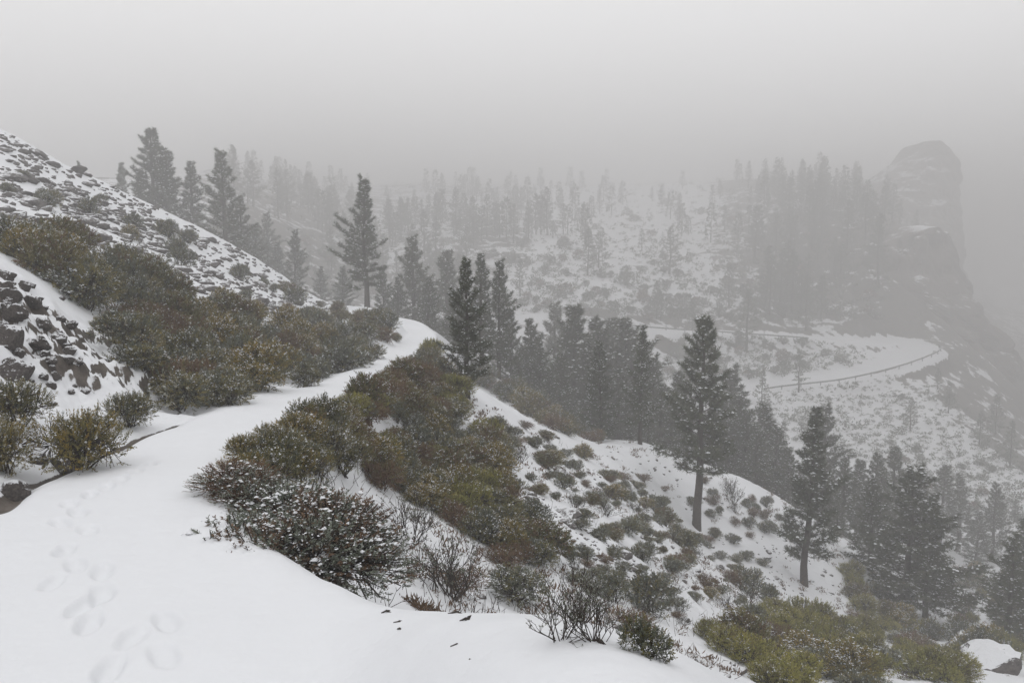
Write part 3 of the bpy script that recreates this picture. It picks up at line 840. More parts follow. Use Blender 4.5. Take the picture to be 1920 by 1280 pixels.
# ------------------------------------------------------------------ shrubs
def shrub_kind(name, cat, seed, leafm, n_sprig=520, n_leaf=12, leaf=(0.05, 0.014), Ht=0.75, lumps=7, snow=0.2, twigm='twig', second=None, second_share=0.0, spiky=0.4, snow_r=(0.007, 0.018), sprig_len=0.12, flat=1.0, hollow=0.0):
    """a shrub 1 m across: stems, foliage of small leaves on sprigs, snow on the upper sprigs"""
    g = np.random.default_rng(seed)
    st, fo, f2, sn = MB(), MB(), MB(), MB()
    ang = g.uniform(0, 6.28, lumps) + np.arange(lumps) * 2.4; rad = 0.33 * np.sqrt(g.uniform(0.02, 1, lumps))
    C = np.stack([rad * np.cos(ang), rad * np.sin(ang), Ht * g.uniform(0.38, 0.68, lumps) * (1 - rad * 0.9)], -1)
    lr = g.uniform(0.19, 0.30, lumps)
    w = lr ** 2 / np.sum(lr ** 2)
    li = g.choice(lumps, n_sprig, p=w)
    D = unit(g.normal(size=(n_sprig, 3)) + np.array([0, 0, 0.35]))
    rr_ = (g.uniform(0.35, 1.0, n_sprig) ** 0.5) * lr[li]
    P = C[li] + D * rr_[:, None] * np.array([1, 1, flat])
    keep = P[:, 2] > 0.02
    if hollow: keep &= ~((np.hypot(P[:, 0], P[:, 1]) < hollow) & (P[:, 2] < Ht * 0.45))
    P, D, li = P[keep], D[keep], li[keep]; n = len(P)
    G = unit(D + np.array([0, 0, spiky]) + g.normal(0, 0.25, (n, 3)))
    SL = sprig_len * g.uniform(0.6, 1.3, n)
    pt = np.clip(g.normal(0.42, 0.17, n) + 0.25 * (g.uniform(size=lumps)[li] - 0.5), 0, 1)
    is2 = (g.uniform(size=n) < second_share) if second_share <= 1 else np.zeros(n, bool)
    if second_share: is2 |= (g.uniform(size=lumps) < second_share)[li] & (g.uniform(size=n) < 0.7)
    def grow(mb, sel):
        if not sel.any(): return
        B, Gd, L = P[sel], G[sel], SL[sel]; k = len(B)
        t = np.tile((np.arange(n_leaf) + 0.5) / n_leaf, (k, 1)) + g.uniform(-0.05, 0.05, (k, n_leaf))
        rad_ = unit(g.normal(size=(k, n_leaf, 3)))
        bd = Gd[:, None, :] * (0.45 + 0.7 * t[..., None]) + rad_ * 0.75
        BB = B[:, None, :] + Gd[:, None, :] * (t * L[:, None])[..., None]
        ln = leaf[0] * g.uniform(0.7, 1.3, (k, n_leaf)) * (1.15 - 0.4 * t)
        tint = pt[sel][:, None] + 0.12 * t + g.normal(0, 0.07, (k, n_leaf))
        leaves(mb, BB.reshape(-1, 3), bd.reshape(-1, 3), ln.ravel(), leaf[1] * g.uniform(0.8, 1.2, k * n_leaf), g, tint.ravel())
    grow(fo, ~is2); grow(f2, is2)
    # stems
    ns = 16
    e = C[g.integers(lumps, size=ns)] + g.normal(0, 0.06, (ns, 3)); b = np.stack([g.normal(0, 0.05, ns), g.normal(0, 0.05, ns), np.full(ns, -0.08)], -1)
    t = np.linspace(0, 1, 5)[None, :, None]
    sp = b[:, None] * (1 - t) + e[:, None] * t + np.cumsum(g.normal(0, 0.012, (ns, 5, 3)), 1)
    sp[:, :, 2] = b[:, None, 2] * (1 - t[..., 0]) + e[:, None, 2] * t[..., 0] ** 0.85
    tubes(st, sp, np.linspace(0.014, 0.005, 5)[None] * np.ones((ns, 1)), 4)
    tubes(st, np.stack([C[li] * 0.75 + P * 0.25, P, P + G * SL[:, None] * 0.9], 1)[::2], np.tile([0.005, 0.004, 0.002], (len(P[::2]), 1)), 3)
    # snow on upper sprigs
    ls = g.uniform(0.0, 1.0, lumps) ** 2 * 2.2
    up = (D[:, 2] > 0.25) & (g.uniform(size=n) < snow * 0.7 * ls[li])
    up2 = (P[:, 2] > 0.25 * Ht) & (g.uniform(size=n) < snow * 1.3 * ls[li])
    Cs = (P + G * SL[:, None] * g.uniform(0.4, 1.0, (n, 1)))
    blobs(sn, Cs[up] + np.array([0, 0, 0.01]), g.uniform(*snow_r, up.sum()), g, 0.8)
    if up2.any():
        kk = 5; B = np.repeat(Cs[up2], kk, 0) + g.normal(0, 0.02, (up2.sum() * kk, 3))
        leaves(sn, B, g.normal(size=B.shape) * np.array([1, 1, 0.25]), leaf[0] * g.uniform(0.5, 1.0, len(B)), leaf[1] * 1.3, g, 0.5)
    parts = [('stems', st.mesh('stem', [M[twigm]]), STUFF), ('foliage', fo.mesh('foliage', [M[leafm]]), STUFF)]
    parts[0] = ('stem', parts[0][1], STUFF)
    if f2.n: parts.append(('tinted_foliage', f2.mesh('tinted_foliage', [M[second]]), STUFF))
    if sn.n: parts.append(('snow_dusting', sn.mesh('snow_dusting', [M['snow']]), STUFF))
    return Kind(name, cat, parts)

def twig_kind(name, seed, mat_='twig', Ht=0.8, spread=0.55, n0=14, leafm=None, thick=0.013, gen=4, tuft=0.0):
    """a leafless bush: stems that fork again and again"""
    g = np.random.default_rng(seed)
    st, fo = MB(), MB()
    a = g.uniform(0, 6.28, n0); el = g.uniform(0.5, 1.35, n0)
    B = np.stack([g.normal(0, 0.05, n0), g.normal(0, 0.05, n0), np.full(n0, -0.05)], -1)
    D = np.stack([np.cos(a) * np.cos(el), np.sin(a) * np.cos(el), np.sin(el)], -1)
    L = Ht * g.uniform(0.35, 0.55, n0); rad = thick * g.uniform(0.7, 1.2, n0)
    for lev in range(gen):
        n = len(B); t = np.linspace(0, 1, 4)[None, :, None]
        bend = g.normal(0, 0.16, (n, 1, 3)); bend[..., 2] = np.abs(bend[..., 2]) * 0.8
        Pp = B[:, None] + D[:, None] * L[:, None, None] * t + bend * L[:, None, None] * t ** 2
        tubes(st, Pp, rad[:, None] * np.linspace(1, 0.68, 4)[None], 4 if lev < 2 else 3)
        if leafm and lev >= gen - 2:
            sel = g.uniform(size=n) < tuft
            if sel.any():
                kk = 9; E = np.repeat(Pp[sel, -1], kk, 0); dd = np.repeat(unit(Pp[sel, -1] - Pp[sel, -2]), kk, 0) + g.normal(0, 0.5, (sel.sum() * kk, 3))
                leaves(fo, E, dd, g.uniform(0.025, 0.05, len(E)), 0.014, g, g.uniform(0, 1, len(E)))
        nb = 2 if lev < gen - 1 else 0
        if not nb: break
        u = g.uniform(0.55, 1.0, (n, 3)); u[:, 0] = 1.0
        m_ = 3 if lev < 2 else 2
        E = np.concatenate([Pp[np.arange(n), -1] * uu[:, None] + Pp[np.arange(n), 1] * (1 - uu[:, None]) for uu in (u[:, i] for i in range(m_))])
        td = unit(Pp[:, -1] - Pp[:, -2]); D = unit(np.tile(td, (m_, 1)) + g.normal(0, 0.45, (n * m_, 3)) + np.array([0, 0, 0.22]))
        L = np.tile(L, m_) * g.uniform(0.5, 0.85, n * m_); rad = np.tile(rad, m_) * 0.62; B = E
    parts = [('stem', st.mesh('stem', [M[mat_]]), STUFF)]
    if fo.n: parts.append(('leaf_tuft', fo.mesh('leaf_tuft', [M[leafm]]), STUFF))
    return Kind(name, 'bare bush' , parts)

KG = [shrub_kind('green_shrub', 'shrub', 300 + i, 'green', 720, 12, (0.052, 0.015), 0.8, 8, 0.16, second=('grey', 'yellow', 'brown', 'grey')[i], second_share=(0.25, 0.16, 0.2, 0.3)[i]) for i in range(4)]
KY = [shrub_kind('grey_shrub', 'shrub', 320 + i, 'grey', 420, 11, (0.055, 0.016), 0.72, 6, 0.10, second='green', second_share=0.3, spiky=0.7) for i in range(3)]
KB = [shrub_kind('broom_shrub', 'shrub', 340 + i, 'broom', 820, 12, (0.05, 0.010), 0.72, 9, 0.05, second='green', second_share=0.16, spiky=0.9, sprig_len=0.10) for i in range(3)]
KR_ = [shrub_kind('brown_shrub', 'shrub', 360 + i, 'brown', 420, 10, (0.045, 0.012), 0.62, 6, 0.08, 'redtwig', second='green', second_share=0.15, spiky=0.5) for i in range(2)]
KT = [twig_kind('bare_shrub', 380 + i, 'twig', 0.8, n0=13, leafm='grey', tuft=0.35) for i in range(3)]
KF = [shrub_kind('low_shrub', 'shrub', 400 + i, m_, 90, 7, (0.16, 0.06), 0.7, 5, 0.08, snow_r=(0.03, 0.06), sprig_len=0.14) for i, m_ in enumerate(('needle', 'grey', 'brown', 'needle'))]
WORDS = {'green_shrub': 'olive green snow-dusted shrub', 'grey_shrub': 'grey-green open shrub', 'broom_shrub': 'yellow-green rounded broom', 'brown_shrub': 'rust brown dry shrub', 'bare_shrub': 'leafless dark twiggy shrub', 'low_shrub': 'small hazy shrub'}

PLACED = []
def shrub(kind, x, y, w, h=None, label=None, group='shrubs on the hillside', sink=0.04, desc=None):
    z = float(height(x, y)); h = w if h is None else h
    o = kind.place((x, y, z - sink * w), R.uniform(0, 6.28), (w, w * R.uniform(0.85, 1.15), h))
    if label: o['label'] = label; o['group'] = group
    else: named(o, desc or WORDS[kind.root.name.split('.')[0]], group)
    PLACED.append((x, y, w)); return o

def inside(px, py, poly):
    c = False; n = len(poly)
    for i in range(n):
        x1, y1 = poly[i]; x2, y2 = poly[(i + 1) % n]
        if (y1 > py) != (y2 > py) and px < (x2 - x1) * (py - y1) / (y2 - y1) + x1: c = not c
    return c

def zone(poly, count, kinds, weights, wr, sep, group, hr=(0.85, 1.15), tries=4000, rmax=75, maxpx=125):
    xs = [p[0] for p in poly]; ys = [p[1] for p in poly]; n = 0
    weights = np.array(weights, float) / sum(weights)
    for _ in range(tries):
        if n >= count: break
        px, py = R.uniform(min(xs), max(xs)), R.uniform(min(ys), max(ys))
        if not inside(px, py, poly): continue
        p = hit(px, py)
        if p is None or math.hypot(p[0], p[1]) > rmax: continue
        w = min(R.uniform(*wr), R.uniform(0.75, 1.1) * maxpx / F * p[1])
        if gsample(PD, p[0], p[1]) < PATH_HW + 0.19 * w + 0.02: continue
        if any((p[0] - a) ** 2 + (p[1] - b) ** 2 < (sep * 0.5 * (w + c)) ** 2 for a, b, c in PLACED): continue
        grp = kinds[R.choice(len(kinds), p=weights)]
        shrub(grp[R.integers(len(grp))], p[0], p[1], w, w * R.uniform(*hr), group=group); n += 1
    return n

# shrubs one can name
def sh(kind, px, py, wpx, label, hf=1.0, group='shrubs beside the path', dy=0.0):
    p = hit(px, py)
    d = float(p[1]) + dy
    shrub(kind, float(p[0]) * d / float(p[1]), d, wpx / F * d, wpx / F * d * hf, label, group, desc=None if label else 'speckled green-brown leafy shrub')
KS = [shrub_kind('leafy_shrub', 'shrub', 500 + i, 'green', 900, 15, (0.032, 0.010), 0.85, 10, 0.16, second=('yellow', 'grey')[i], second_share=0.22, snow_r=(0.012, 0.03), sprig_len=0.11, spiky=0.6) for i in range(2)]
BIG = shrub_kind('leafy_shrub', 'shrub', 520, 'glauc', 4600, 20, (0.021, 0.0068), 0.74, 18, 0.26, 'twig', 'brown', 0.24, spiky=0.55, snow_r=(0.006, 0.021), sprig_len=0.07)
BIG2 = shrub_kind('leafy_shrub', 'shrub', 521, 'glauc', 2400, 18, (0.024, 0.0075), 0.7, 12, 0.22, 'redtwig', 'brown', 0.30, spiky=0.55, snow_r=(0.010, 0.026), sprig_len=0.09)
def free(kind, x, y, w, h, label, group='shrubs beside the path', rz=None):
    z = float(height(x, y)); o = kind.place((x, y, z - 0.05), R.uniform(0, 6.28) if rz is None else rz, (w, w, h)); o['label'] = label; o['group'] = group; PLACED.append((x, y, w)); return o
free(BIG, -1.40, 5.02, 1.36, 0.86, 'big rounded bush with rust brown tips, grey-green leaves and snow clods below the path edge')
free(BIG2, -2.02, 5.6, 0.74, 0.40, 'dark brown-tipped bush touching the path edge above the big rounded bush')
for i_, (px, py, wp) in enumerate([(452, 905, 105), (500, 925, 120), (560, 905, 120), (520, 868, 110), (468, 862, 85), (600, 862, 115), (565, 838, 100), (640, 885, 110), (505, 835, 70), (620, 820, 90)]):
    sh(KS[i_ % 2], px, py, wp, None, R.uniform(0.8, 1.05), 'leafy shrubs behind the brown-tipped bush')
sh(KS[0], 152, 880, 175, 'yellow-tipped green bush over the runnel at the inner path side', 1.0)
sh(KS[1], 242, 800, 95, 'small dark green bush right of the yellow-tipped bush', 1.0)
sh(KS[0], 10, 885, 130, 'yellow-brown bush at the left edge under the lava outcrop', 1.25)
sh(KS[1], 30, 800, 120, 'dark feathery bush above the snow-covered boulder at the left edge', 1.1)
sh(KT[0], 845, 1122, 150, 'reddish twig bush standing alone in the snow below the path', 0.85, 'bare bushes on the snow slope')
sh(KR_[0], 860, 1110, 105, 'rusty leafed bush inside the reddish twig bush', 0.9, 'bare bushes on the snow slope')
sh(KT[1], 770, 1015, 120, 'small bare dark bush under the thicket edge', 0.9, 'bare bushes on the snow slope')
sh(KT[1], 1050, 1208, 118, 'left of the bare black twig bushes at the snow edge', 1.0, 'bare bushes on the snow slope')
sh(KT[2], 1120, 1215, 122, 'middle one of the bare black twig bushes at the snow edge', 0.95, 'bare bushes on the snow slope')
sh(KT[0], 1085, 1165, 100, 'hind one of the bare black twig bushes at the snow edge', 1.2, 'bare bushes on the snow slope')
sh(KY[0], 1215, 1245, 120, 'grey twiggy shrub right of the bare black twig bushes', 1.0, 'bare bushes on the snow slope')
sh(KT[2], 600, 925, 100, 'little bare shrub on the snow behind the big bush', 0.8, 'bare bushes on the snow slope')
sh(KY[1], 960, 1125, 125, 'low bright green bush right of the reddish twig bush', 0.75, 'shrubs on the snow slope')
sh(KY[2], 1222, 1150, 105, 'dark round shrub on the slope above the bare twig bushes', 1.1, 'shrubs on the snow slope')
sh(KY[0], 1150, 1130, 100, 'dark low shrub left of the dark round shrub', 0.8, 'shrubs on the snow slope')
sh(KR_[1], 1180, 1185, 110, 'brown-grey straggly shrub below the dark round shrub', 0.7, 'shrubs on the snow slope')

A1 = [(205, 660), (330, 768), (420, 772), (605, 742), (700, 702), (772, 648), (765, 612), (700, 584), (640, 590), (560, 585), (450, 585), (350, 590), (250, 560), (200, 600)]
zone(A1, 98, [KG, KR_, KY], [5, 1.4, 1.2], (0.6, 1.45), 0.50, 'dense thicket on the bank above the path', hr=(0.65, 1.1))
A2 = [(20, 470), (120, 460), (185, 540), (200, 590), (110, 565), (40, 505)]
zone(A2, 13, [KG, KR_], [5, 1], (0.9, 1.5), 0.5, 'thicket over the lava outcrop')
A3 = [(205, 510), (300, 545), (360, 600), (260, 600), (200, 560)]
zone(A3, 14, [KG, KR_, KY], [4, 1, 1], (0.9, 1.5), 0.5, 'thicket over the lava outcrop')
C1 = [(440, 905), (490, 860), (570, 815), (655, 775), (740, 716), (815, 668), (845, 720), (870, 790), (930, 850), (965, 930), (1030, 1055), (960, 1072), (860, 992), (740, 930), (650, 880), (560, 895), (480, 925)]
zone(C1, 135, [KG, KR_, KY, KB], [5, 2.0, 1.0, 1.0], (0.5, 1.25), 0.48, 'dense thicket below the path', hr=(0.6, 1.1), maxpx=100)
D1 = [(890, 700), (1000, 740), (1100, 805), (1130, 832), (1050, 812), (960, 765), (900, 735)]
zone(D1, 30, [KG, KR_, KY], [3, 1.3, 1], (0.9, 1.6), 0.55, 'shrubs along the rim of the slope')
D2 = [(900, 780), (1000, 830), (1110, 880), (1230, 930), (1290, 1000), (1440, 1080), (1400, 1160), (1250, 1110), (1100, 1010), (980, 900)]
zone(D2, 80, [KY, KG, KR_, KT], [4, 2, 1, 1], (0.25, 0.8), 1.0, 'shrubs scattered on the snow slope', hr=(0.5, 0.85), maxpx=60)
D3 = [(1180, 960), (1260, 960), (1330, 1060), (1440, 1120), (1420, 1180), (1320, 1120)]
zone(D3, 9, [KY, KG, KR_], [3, 3, 1], (0.6, 1.2), 0.8, 'shrubs scattered on the snow slope', maxpx=78)
G2 = [(900, 770), (1130, 860), (1330, 960), (1460, 1080), (1380, 1150), (1180, 1040), (980, 880)]
zone(G2, 42, [KG, KR_, KY], [2, 1.2, 3], (0.4, 1.0), 0.8, 'shrubs scattered on the snow slope', hr=(0.5, 0.85), maxpx=72)
E1 = [(1330, 1215), (1420, 1150), (1520, 1175), (1600, 1130), (1700, 1190), (1800, 1275), (1600, 1300), (1450, 1300)]
zone(E1, 58, [KB, KG, KY, KR_], [5, 1.6, 1.2, 0.6], (0.6, 1.55), 0.66, 'broom shrubs low on the slope', hr=(0.6, 1.0))
E2 = [(1560, 1040), (1640, 1080), (1720, 1180), (1830, 1200), (1880, 1140), (1800, 1080), (1900, 1100), (1920, 1220), (1860, 1250), (1740, 1240), (1620, 1150)]
zone(E2, 34, [KG, KB, KY, KR_], [4, 2, 2, 1], (0.8, 1.6), 0.6, 'shrubs under the pines low on the slope')
E4 = [(1740, 1040), (1920, 1090), (1920, 1230), (1790, 1180)]
zone(E4, 26, [KG, KB, KR_, KY], [3, 1.5, 2, 2], (0.5, 1.4), 0.8, 'shrubs under the pines low on the slope')
E3 = [(1310, 900), (1440, 950), (1490, 1010), (1420, 1020), (1330, 960)]
zone(E3, 20, [KY, KR_, KT], [3, 2, 1], (0.5, 1.1), 0.9, 'shrubs scattered on the snow slope')
H1 = [(20, 330), (250, 400), (560, 560), (640, 590), (420, 560), (180, 420), (0, 370)]
zone(H1, 20, [KY, KG], [3, 1], (0.6, 1.4), 1.6, 'shrubs on the stony hillside')
G1 = [(1000, 1010), (1150, 1050), (1260, 1110), (1300, 1190), (1150, 1130), (1020, 1080)]
zone(G1, 34, [KY, KT, KR_], [3, 1.3, 1], (0.3, 0.7), 0.9, 'shrubs scattered on the snow slope', hr=(0.5, 0.9), maxpx=42)

tm = MB(); g = np.random.default_rng(55); n_t = 0
for _ in range(12000):
    if n_t >= 1100: break
    px, py = g.uniform(760, 1920), g.uniform(700, 1270)
    p = hit(px, py, 6.5)
    if p is None or p[1] > 62 or gsample(PD, p[0], p[1]) < 1.4: continue
    if g.uniform() > 0.35 + 1.5 * fbm2(np.array([p[0] * 0.35]), np.array([p[1] * 0.35]), 3, 111)[0]: continue
    w = g.uniform(0.06, 0.22) * (0.6 + p[1] / 40); k = 22
    c = p + g.normal(0, 0.35, (k, 3)) * np.array([1, 1, 0.3]) * w + np.array([0, 0, 0.1 * w])
    leaves(tm, c, g.normal(0, 0.5, (k, 3)) + np.array([0, 0, 0.8]), 0.5 * w, 0.10 * w, g, np.clip(g.normal(0.3, 0.15, k), 0, 0.7)); n_t += 1
link('undergrowth', tm.mesh('undergrowth', [M['brown']]), kind='stuff', label='small dry tufts breaking through the thin snow of the slope')

# far shrubs: the largest by themselves, the rest as one cover
FP = [(1420, 735), (1560, 725), (1640, 710), (1760, 720), (1850, 800), (1920, 860), (1920, 1010), (1840, 980), (1700, 900), (1600, 860), (1430, 810)]
FP2 = [(1250, 640), (1420, 640), (1600, 655), (1640, 690), (1500, 705), (1420, 715), (1240, 720)]
FP4 = [(470, 330), (900, 300), (1700, 330), (1660, 600), (1400, 610), (1000, 590), (600, 560)]
FP3 = [(980, 470), (1250, 440), (1500, 470), (1640, 600), (1400, 610), (1180, 600), (1000, 590)]
cand = []
for poly, n_ in ((FP, 1350), (FP2, 420), (FP3, 900), (FP4, 1700)):
    xs = [p[0] for p in poly]; ys = [p[1] for p in poly]; k_ = 0
    for _ in range(n_ * 6):
        if k_ >= n_: break
        px, py = R.uniform(min(xs), max(xs)), R.uniform(min(ys), max(ys))
        if not inside(px, py, poly): continue
        p = hit(px, py, 70)
        if p is None or gsample(RD, p[0], p[1]) < ROAD_HW + 0.8: continue
        w = float(np.clip(R.lognormal(-0.25, 0.42), 0.35, 2.4)) * (0.8 if poly is FP else 1.9 if poly is FP4 else 1.3)
        cand.append((w / math.hypot(p[0], p[1]), p, w)); k_ += 1
cand.sort(key=lambda c: -c[0])
for a, p, w in cand[:230]:
    o = KF[R.integers(4)].place((p[0], p[1], p[2] - 0.05), R.uniform(0, 6.28), (w, w, w * R.uniform(0.7, 1.0)))
    named(o, WORDS['low_shrub'], 'low shrubs on the far slope')
cover = MB(); g = np.random.default_rng(77)
for a, p, w in cand[230:]:
    n = 26
    c = g.normal(0, 0.3, (n, 3)) * np.array([1, 1, 0.55]) * w + np.array([p[0], p[1], p[2] + 0.25 * w])
    leaves(cover, c, g.normal(size=(n, 3)) + np.array([0, 0, 0.6]), 0.34 * w, 0.16 * w, g, np.clip(g.normal(0.4, 0.2), 0, 1) + g.normal(0, 0.06, n))
link('ground_cover', cover.mesh('ground_cover', [M['needle']]), kind='stuff', label='low scrub speckling the snow of the far slope')

# ------------------------------------------------------------------ rocks
def rock_mesh(seed, sub, amp=0.38, flat=0.75, matn='rock'):
    V, T = ICO[sub]; g = np.random.default_rng(seed); o = g.uniform(0, 50, 3)
    n1 = noise3(*(V * 1.1 + o).T); n2 = noise3(*(V * 2.6 + o).T); n3 = noise3(*(V * 6 + o).T)
    s = 1 + amp * n1 * 1.6 + amp * 0.6 * n2 + amp * 0.25 * n3
    W = V * s[:, None]
    for _ in range(5):                                   # broken faces
        d = unit(g.normal(size=3)); c = g.uniform(0.55, 0.85); e = W @ d
        W = W - np.clip(e - c, 0, None)[:, None] * d * 0.85
    W[:, 2] *= flat
    m = MB(); m.add(W, T=T); return m.mesh('rock', [M[matn]], False)
RK = [Kind('rock', 'rock', [], rock_mesh(600 + i, 2, 0.4, 0.7, 'stone')) for i in range(7)]
BK = [Kind('boulder', 'boulder', [], rock_mesh(650 + i, 4, 0.42, 0.95, 'rock')) for i in range(6)]
HP = [(0, 245), (100, 300), (300, 395), (500, 500), (630, 575), (560, 600), (430, 572), (270, 505), (200, 470), (60, 425), (0, 415)]
cand = []
xs = [p[0] for p in HP]; ys = [p[1] for p in HP]
for _ in range(14000):
    px, py = R.uniform(min(xs), max(xs)), R.uniform(min(ys), max(ys))
    if not inside(px, py, HP): continue
    p = hit(px, py, 18)
    if p is None or p[1] > 75: continue
    d = fbm2(np.array([p[0] * 0.25]), np.array([p[1] * 0.25]), 3, 91)[0]
    if R.uniform() > 0.36 + 0.75 * d: continue
    w = float(np.clip(R.lognormal(-2.15, 0.55), 0.05, 0.6))
    cand.append((w / p[1], p, w))
cand.sort(key=lambda c: -c[0])
for a, p, w in cand[:190]:
    o = RK[R.integers(7)].place((p[0], p[1], p[2] + 0.05 * w), R.uniform(0, 6.28), (w * R.uniform(0.8, 1.5), w, w * R.uniform(0.5, 0.9)), (R.normal(0, 0.25), R.normal(0, 0.25)))
    named(o, 'grey stone poking from hillside snow', 'stones strewn over the hillside')
def stones(name, L, label):
    m = MB(); V, T = ICO[1]
    for a, p, w in L:
        s = V * (1 + R.uniform(-0.3, 0.3, (len(V), 1))) * w * np.array([R.uniform(0.8, 1.6), 1, R.uniform(0.5, 0.8)])
        an = R.uniform(0, 6.28); c, q = math.cos(an), math.sin(an)
        s = np.stack([s[:, 0] * c - s[:, 1] * q, s[:, 0] * q + s[:, 1] * c, s[:, 2]], -1)
        m.add(s + p + np.array([0, 0, 0.02 * w]), T=T)
    link(name, m.mesh(name, [M['stone']]), kind='stuff', label=label)
stones('stone_scatter', cand[190:4500], 'small stones showing through the hillside snow')
# stones dotted on the snow slope
sl_ = []
for _ in range(5000):
    px, py = R.uniform(880, 1700), R.uniform(740, 1270)
    p = hit(px, py, 7.3)
    if p is None or p[1] > 55 or gsample(PD, p[0], p[1]) < 1.6: continue
    d = fbm2(np.array([p[0] * 0.4]), np.array([p[1] * 0.4]), 3, 97)[0]
    if R.uniform() > 0.25 + 1.4 * d: continue
    if p[1] < 13 and R.uniform() < 0.85: continue
    w = float(np.clip(R.lognormal(-3.1, 0.6), 0.015, 0.30)); sl_.append((w / p[1], p, w))
sl_.sort(key=lambda c: -c[0])
for a, p, w in sl_[:45]:
    o = RK[R.integers(7)].place((p[0], p[1], p[2] + 0.1 * w), R.uniform(0, 6.28), (w * R.uniform(0.8, 1.4), w, w * 0.8), (R.normal(0, 0.2), R.normal(0, 0.2)))
    named(o, 'dark stone on the snow slope', 'stones on the snow slope')
stones('pebble_scatter', sl_[45:700], 'dark pebbles dotted over the snow slope')

# lava outcrop on the left: a pile of broken lava, each block a thing, snow lying in between
def boulder(px, py, wpx, hf, label, group, kind=None, cap=0.0, dy=0.0):
    p = hit(px, py)
    d = float(p[1]) + dy; x = float(p[0]) * d / float(p[1]); w = wpx / F * d / 2
    z = float(height(x, d))
    kd = BK[R.integers(6)] if kind is None else BK[kind]
    o = kd.place((x, d, z + w * hf * 0.15), R.uniform(0, 6.28), (w, w * R.uniform(0.8, 1.1), w * hf), (R.normal(0, 0.15), R.normal(0, 0.15)))
    if label: o['label'] = label; o['group'] = group
    else: named(o, 'dark reddish lava block in the outcrop', group)
    if cap:
        V, T = ICO[3]; s = V.copy(); n = noise3(*(V * 1.7 + px).T)
        s = s * (1 + 0.22 * n[:, None]); s[:, 2] = np.where(s[:, 2] < -0.25, -0.25, s[:, 2])
        m = MB(); m.add(s * np.array([1.02, 1.02, 0.55]) * cap + np.array([0, 0, 0.50]), T=T)
        c = link('snow_cap', m.mesh('snow_cap', [M['snow']], True), o)
    return o
for px, py, wp, hf in [(15, 560, 62, 1.0), (62, 580, 48, 1.0), (28, 610, 60, 1.0), (80, 615, 44, 0.9), (20, 655, 70, 1.0), (75, 655, 50, 0.9), (112, 640, 42, 0.9), (136, 622, 28, 0.9), (25, 705, 80, 0.9),
                       (128, 668, 32, 0.9), (8, 525, 46, 1.0), (46, 545, 34, 0.9), (95, 690, 34, 0.8), (160, 738, 26, 0.7), (96, 728, 30, 0.8), (92, 762, 30, 0.6), (150, 690, 20, 0.8)]:
    boulder(px, py, wp * 0.78, hf, None, 'lava blocks of the outcrop')
for _ in range(34):
    boulder(R.uniform(0, 150), R.uniform(520, 740), R.uniform(9, 24), 0.9, None, 'lava blocks of the outcrop')
boulder(70, 868, 40, 0.8, 'small dark stone under the snow mound by the path', 'boulders by the path', 2)
boulder(125, 880, 70, 0.9, 'dark boulder with bare face under the yellow-tipped bush', 'boulders by the path', 1)
boulder(25, 935, 60, 0.9, 'dark boulder half under snow at the left edge of the path', 'boulders by the path', 4)
boulder(1800, 1220, 70, 0.8, 'upper snow-capped boulder at the lower right below the dark pine', 'snow-capped boulders low on the slope', 0)
boulder(1852, 1255, 110, 0.75, 'larger lower snow-capped boulder at the lower right', 'snow-capped boulders low on the slope', 5)

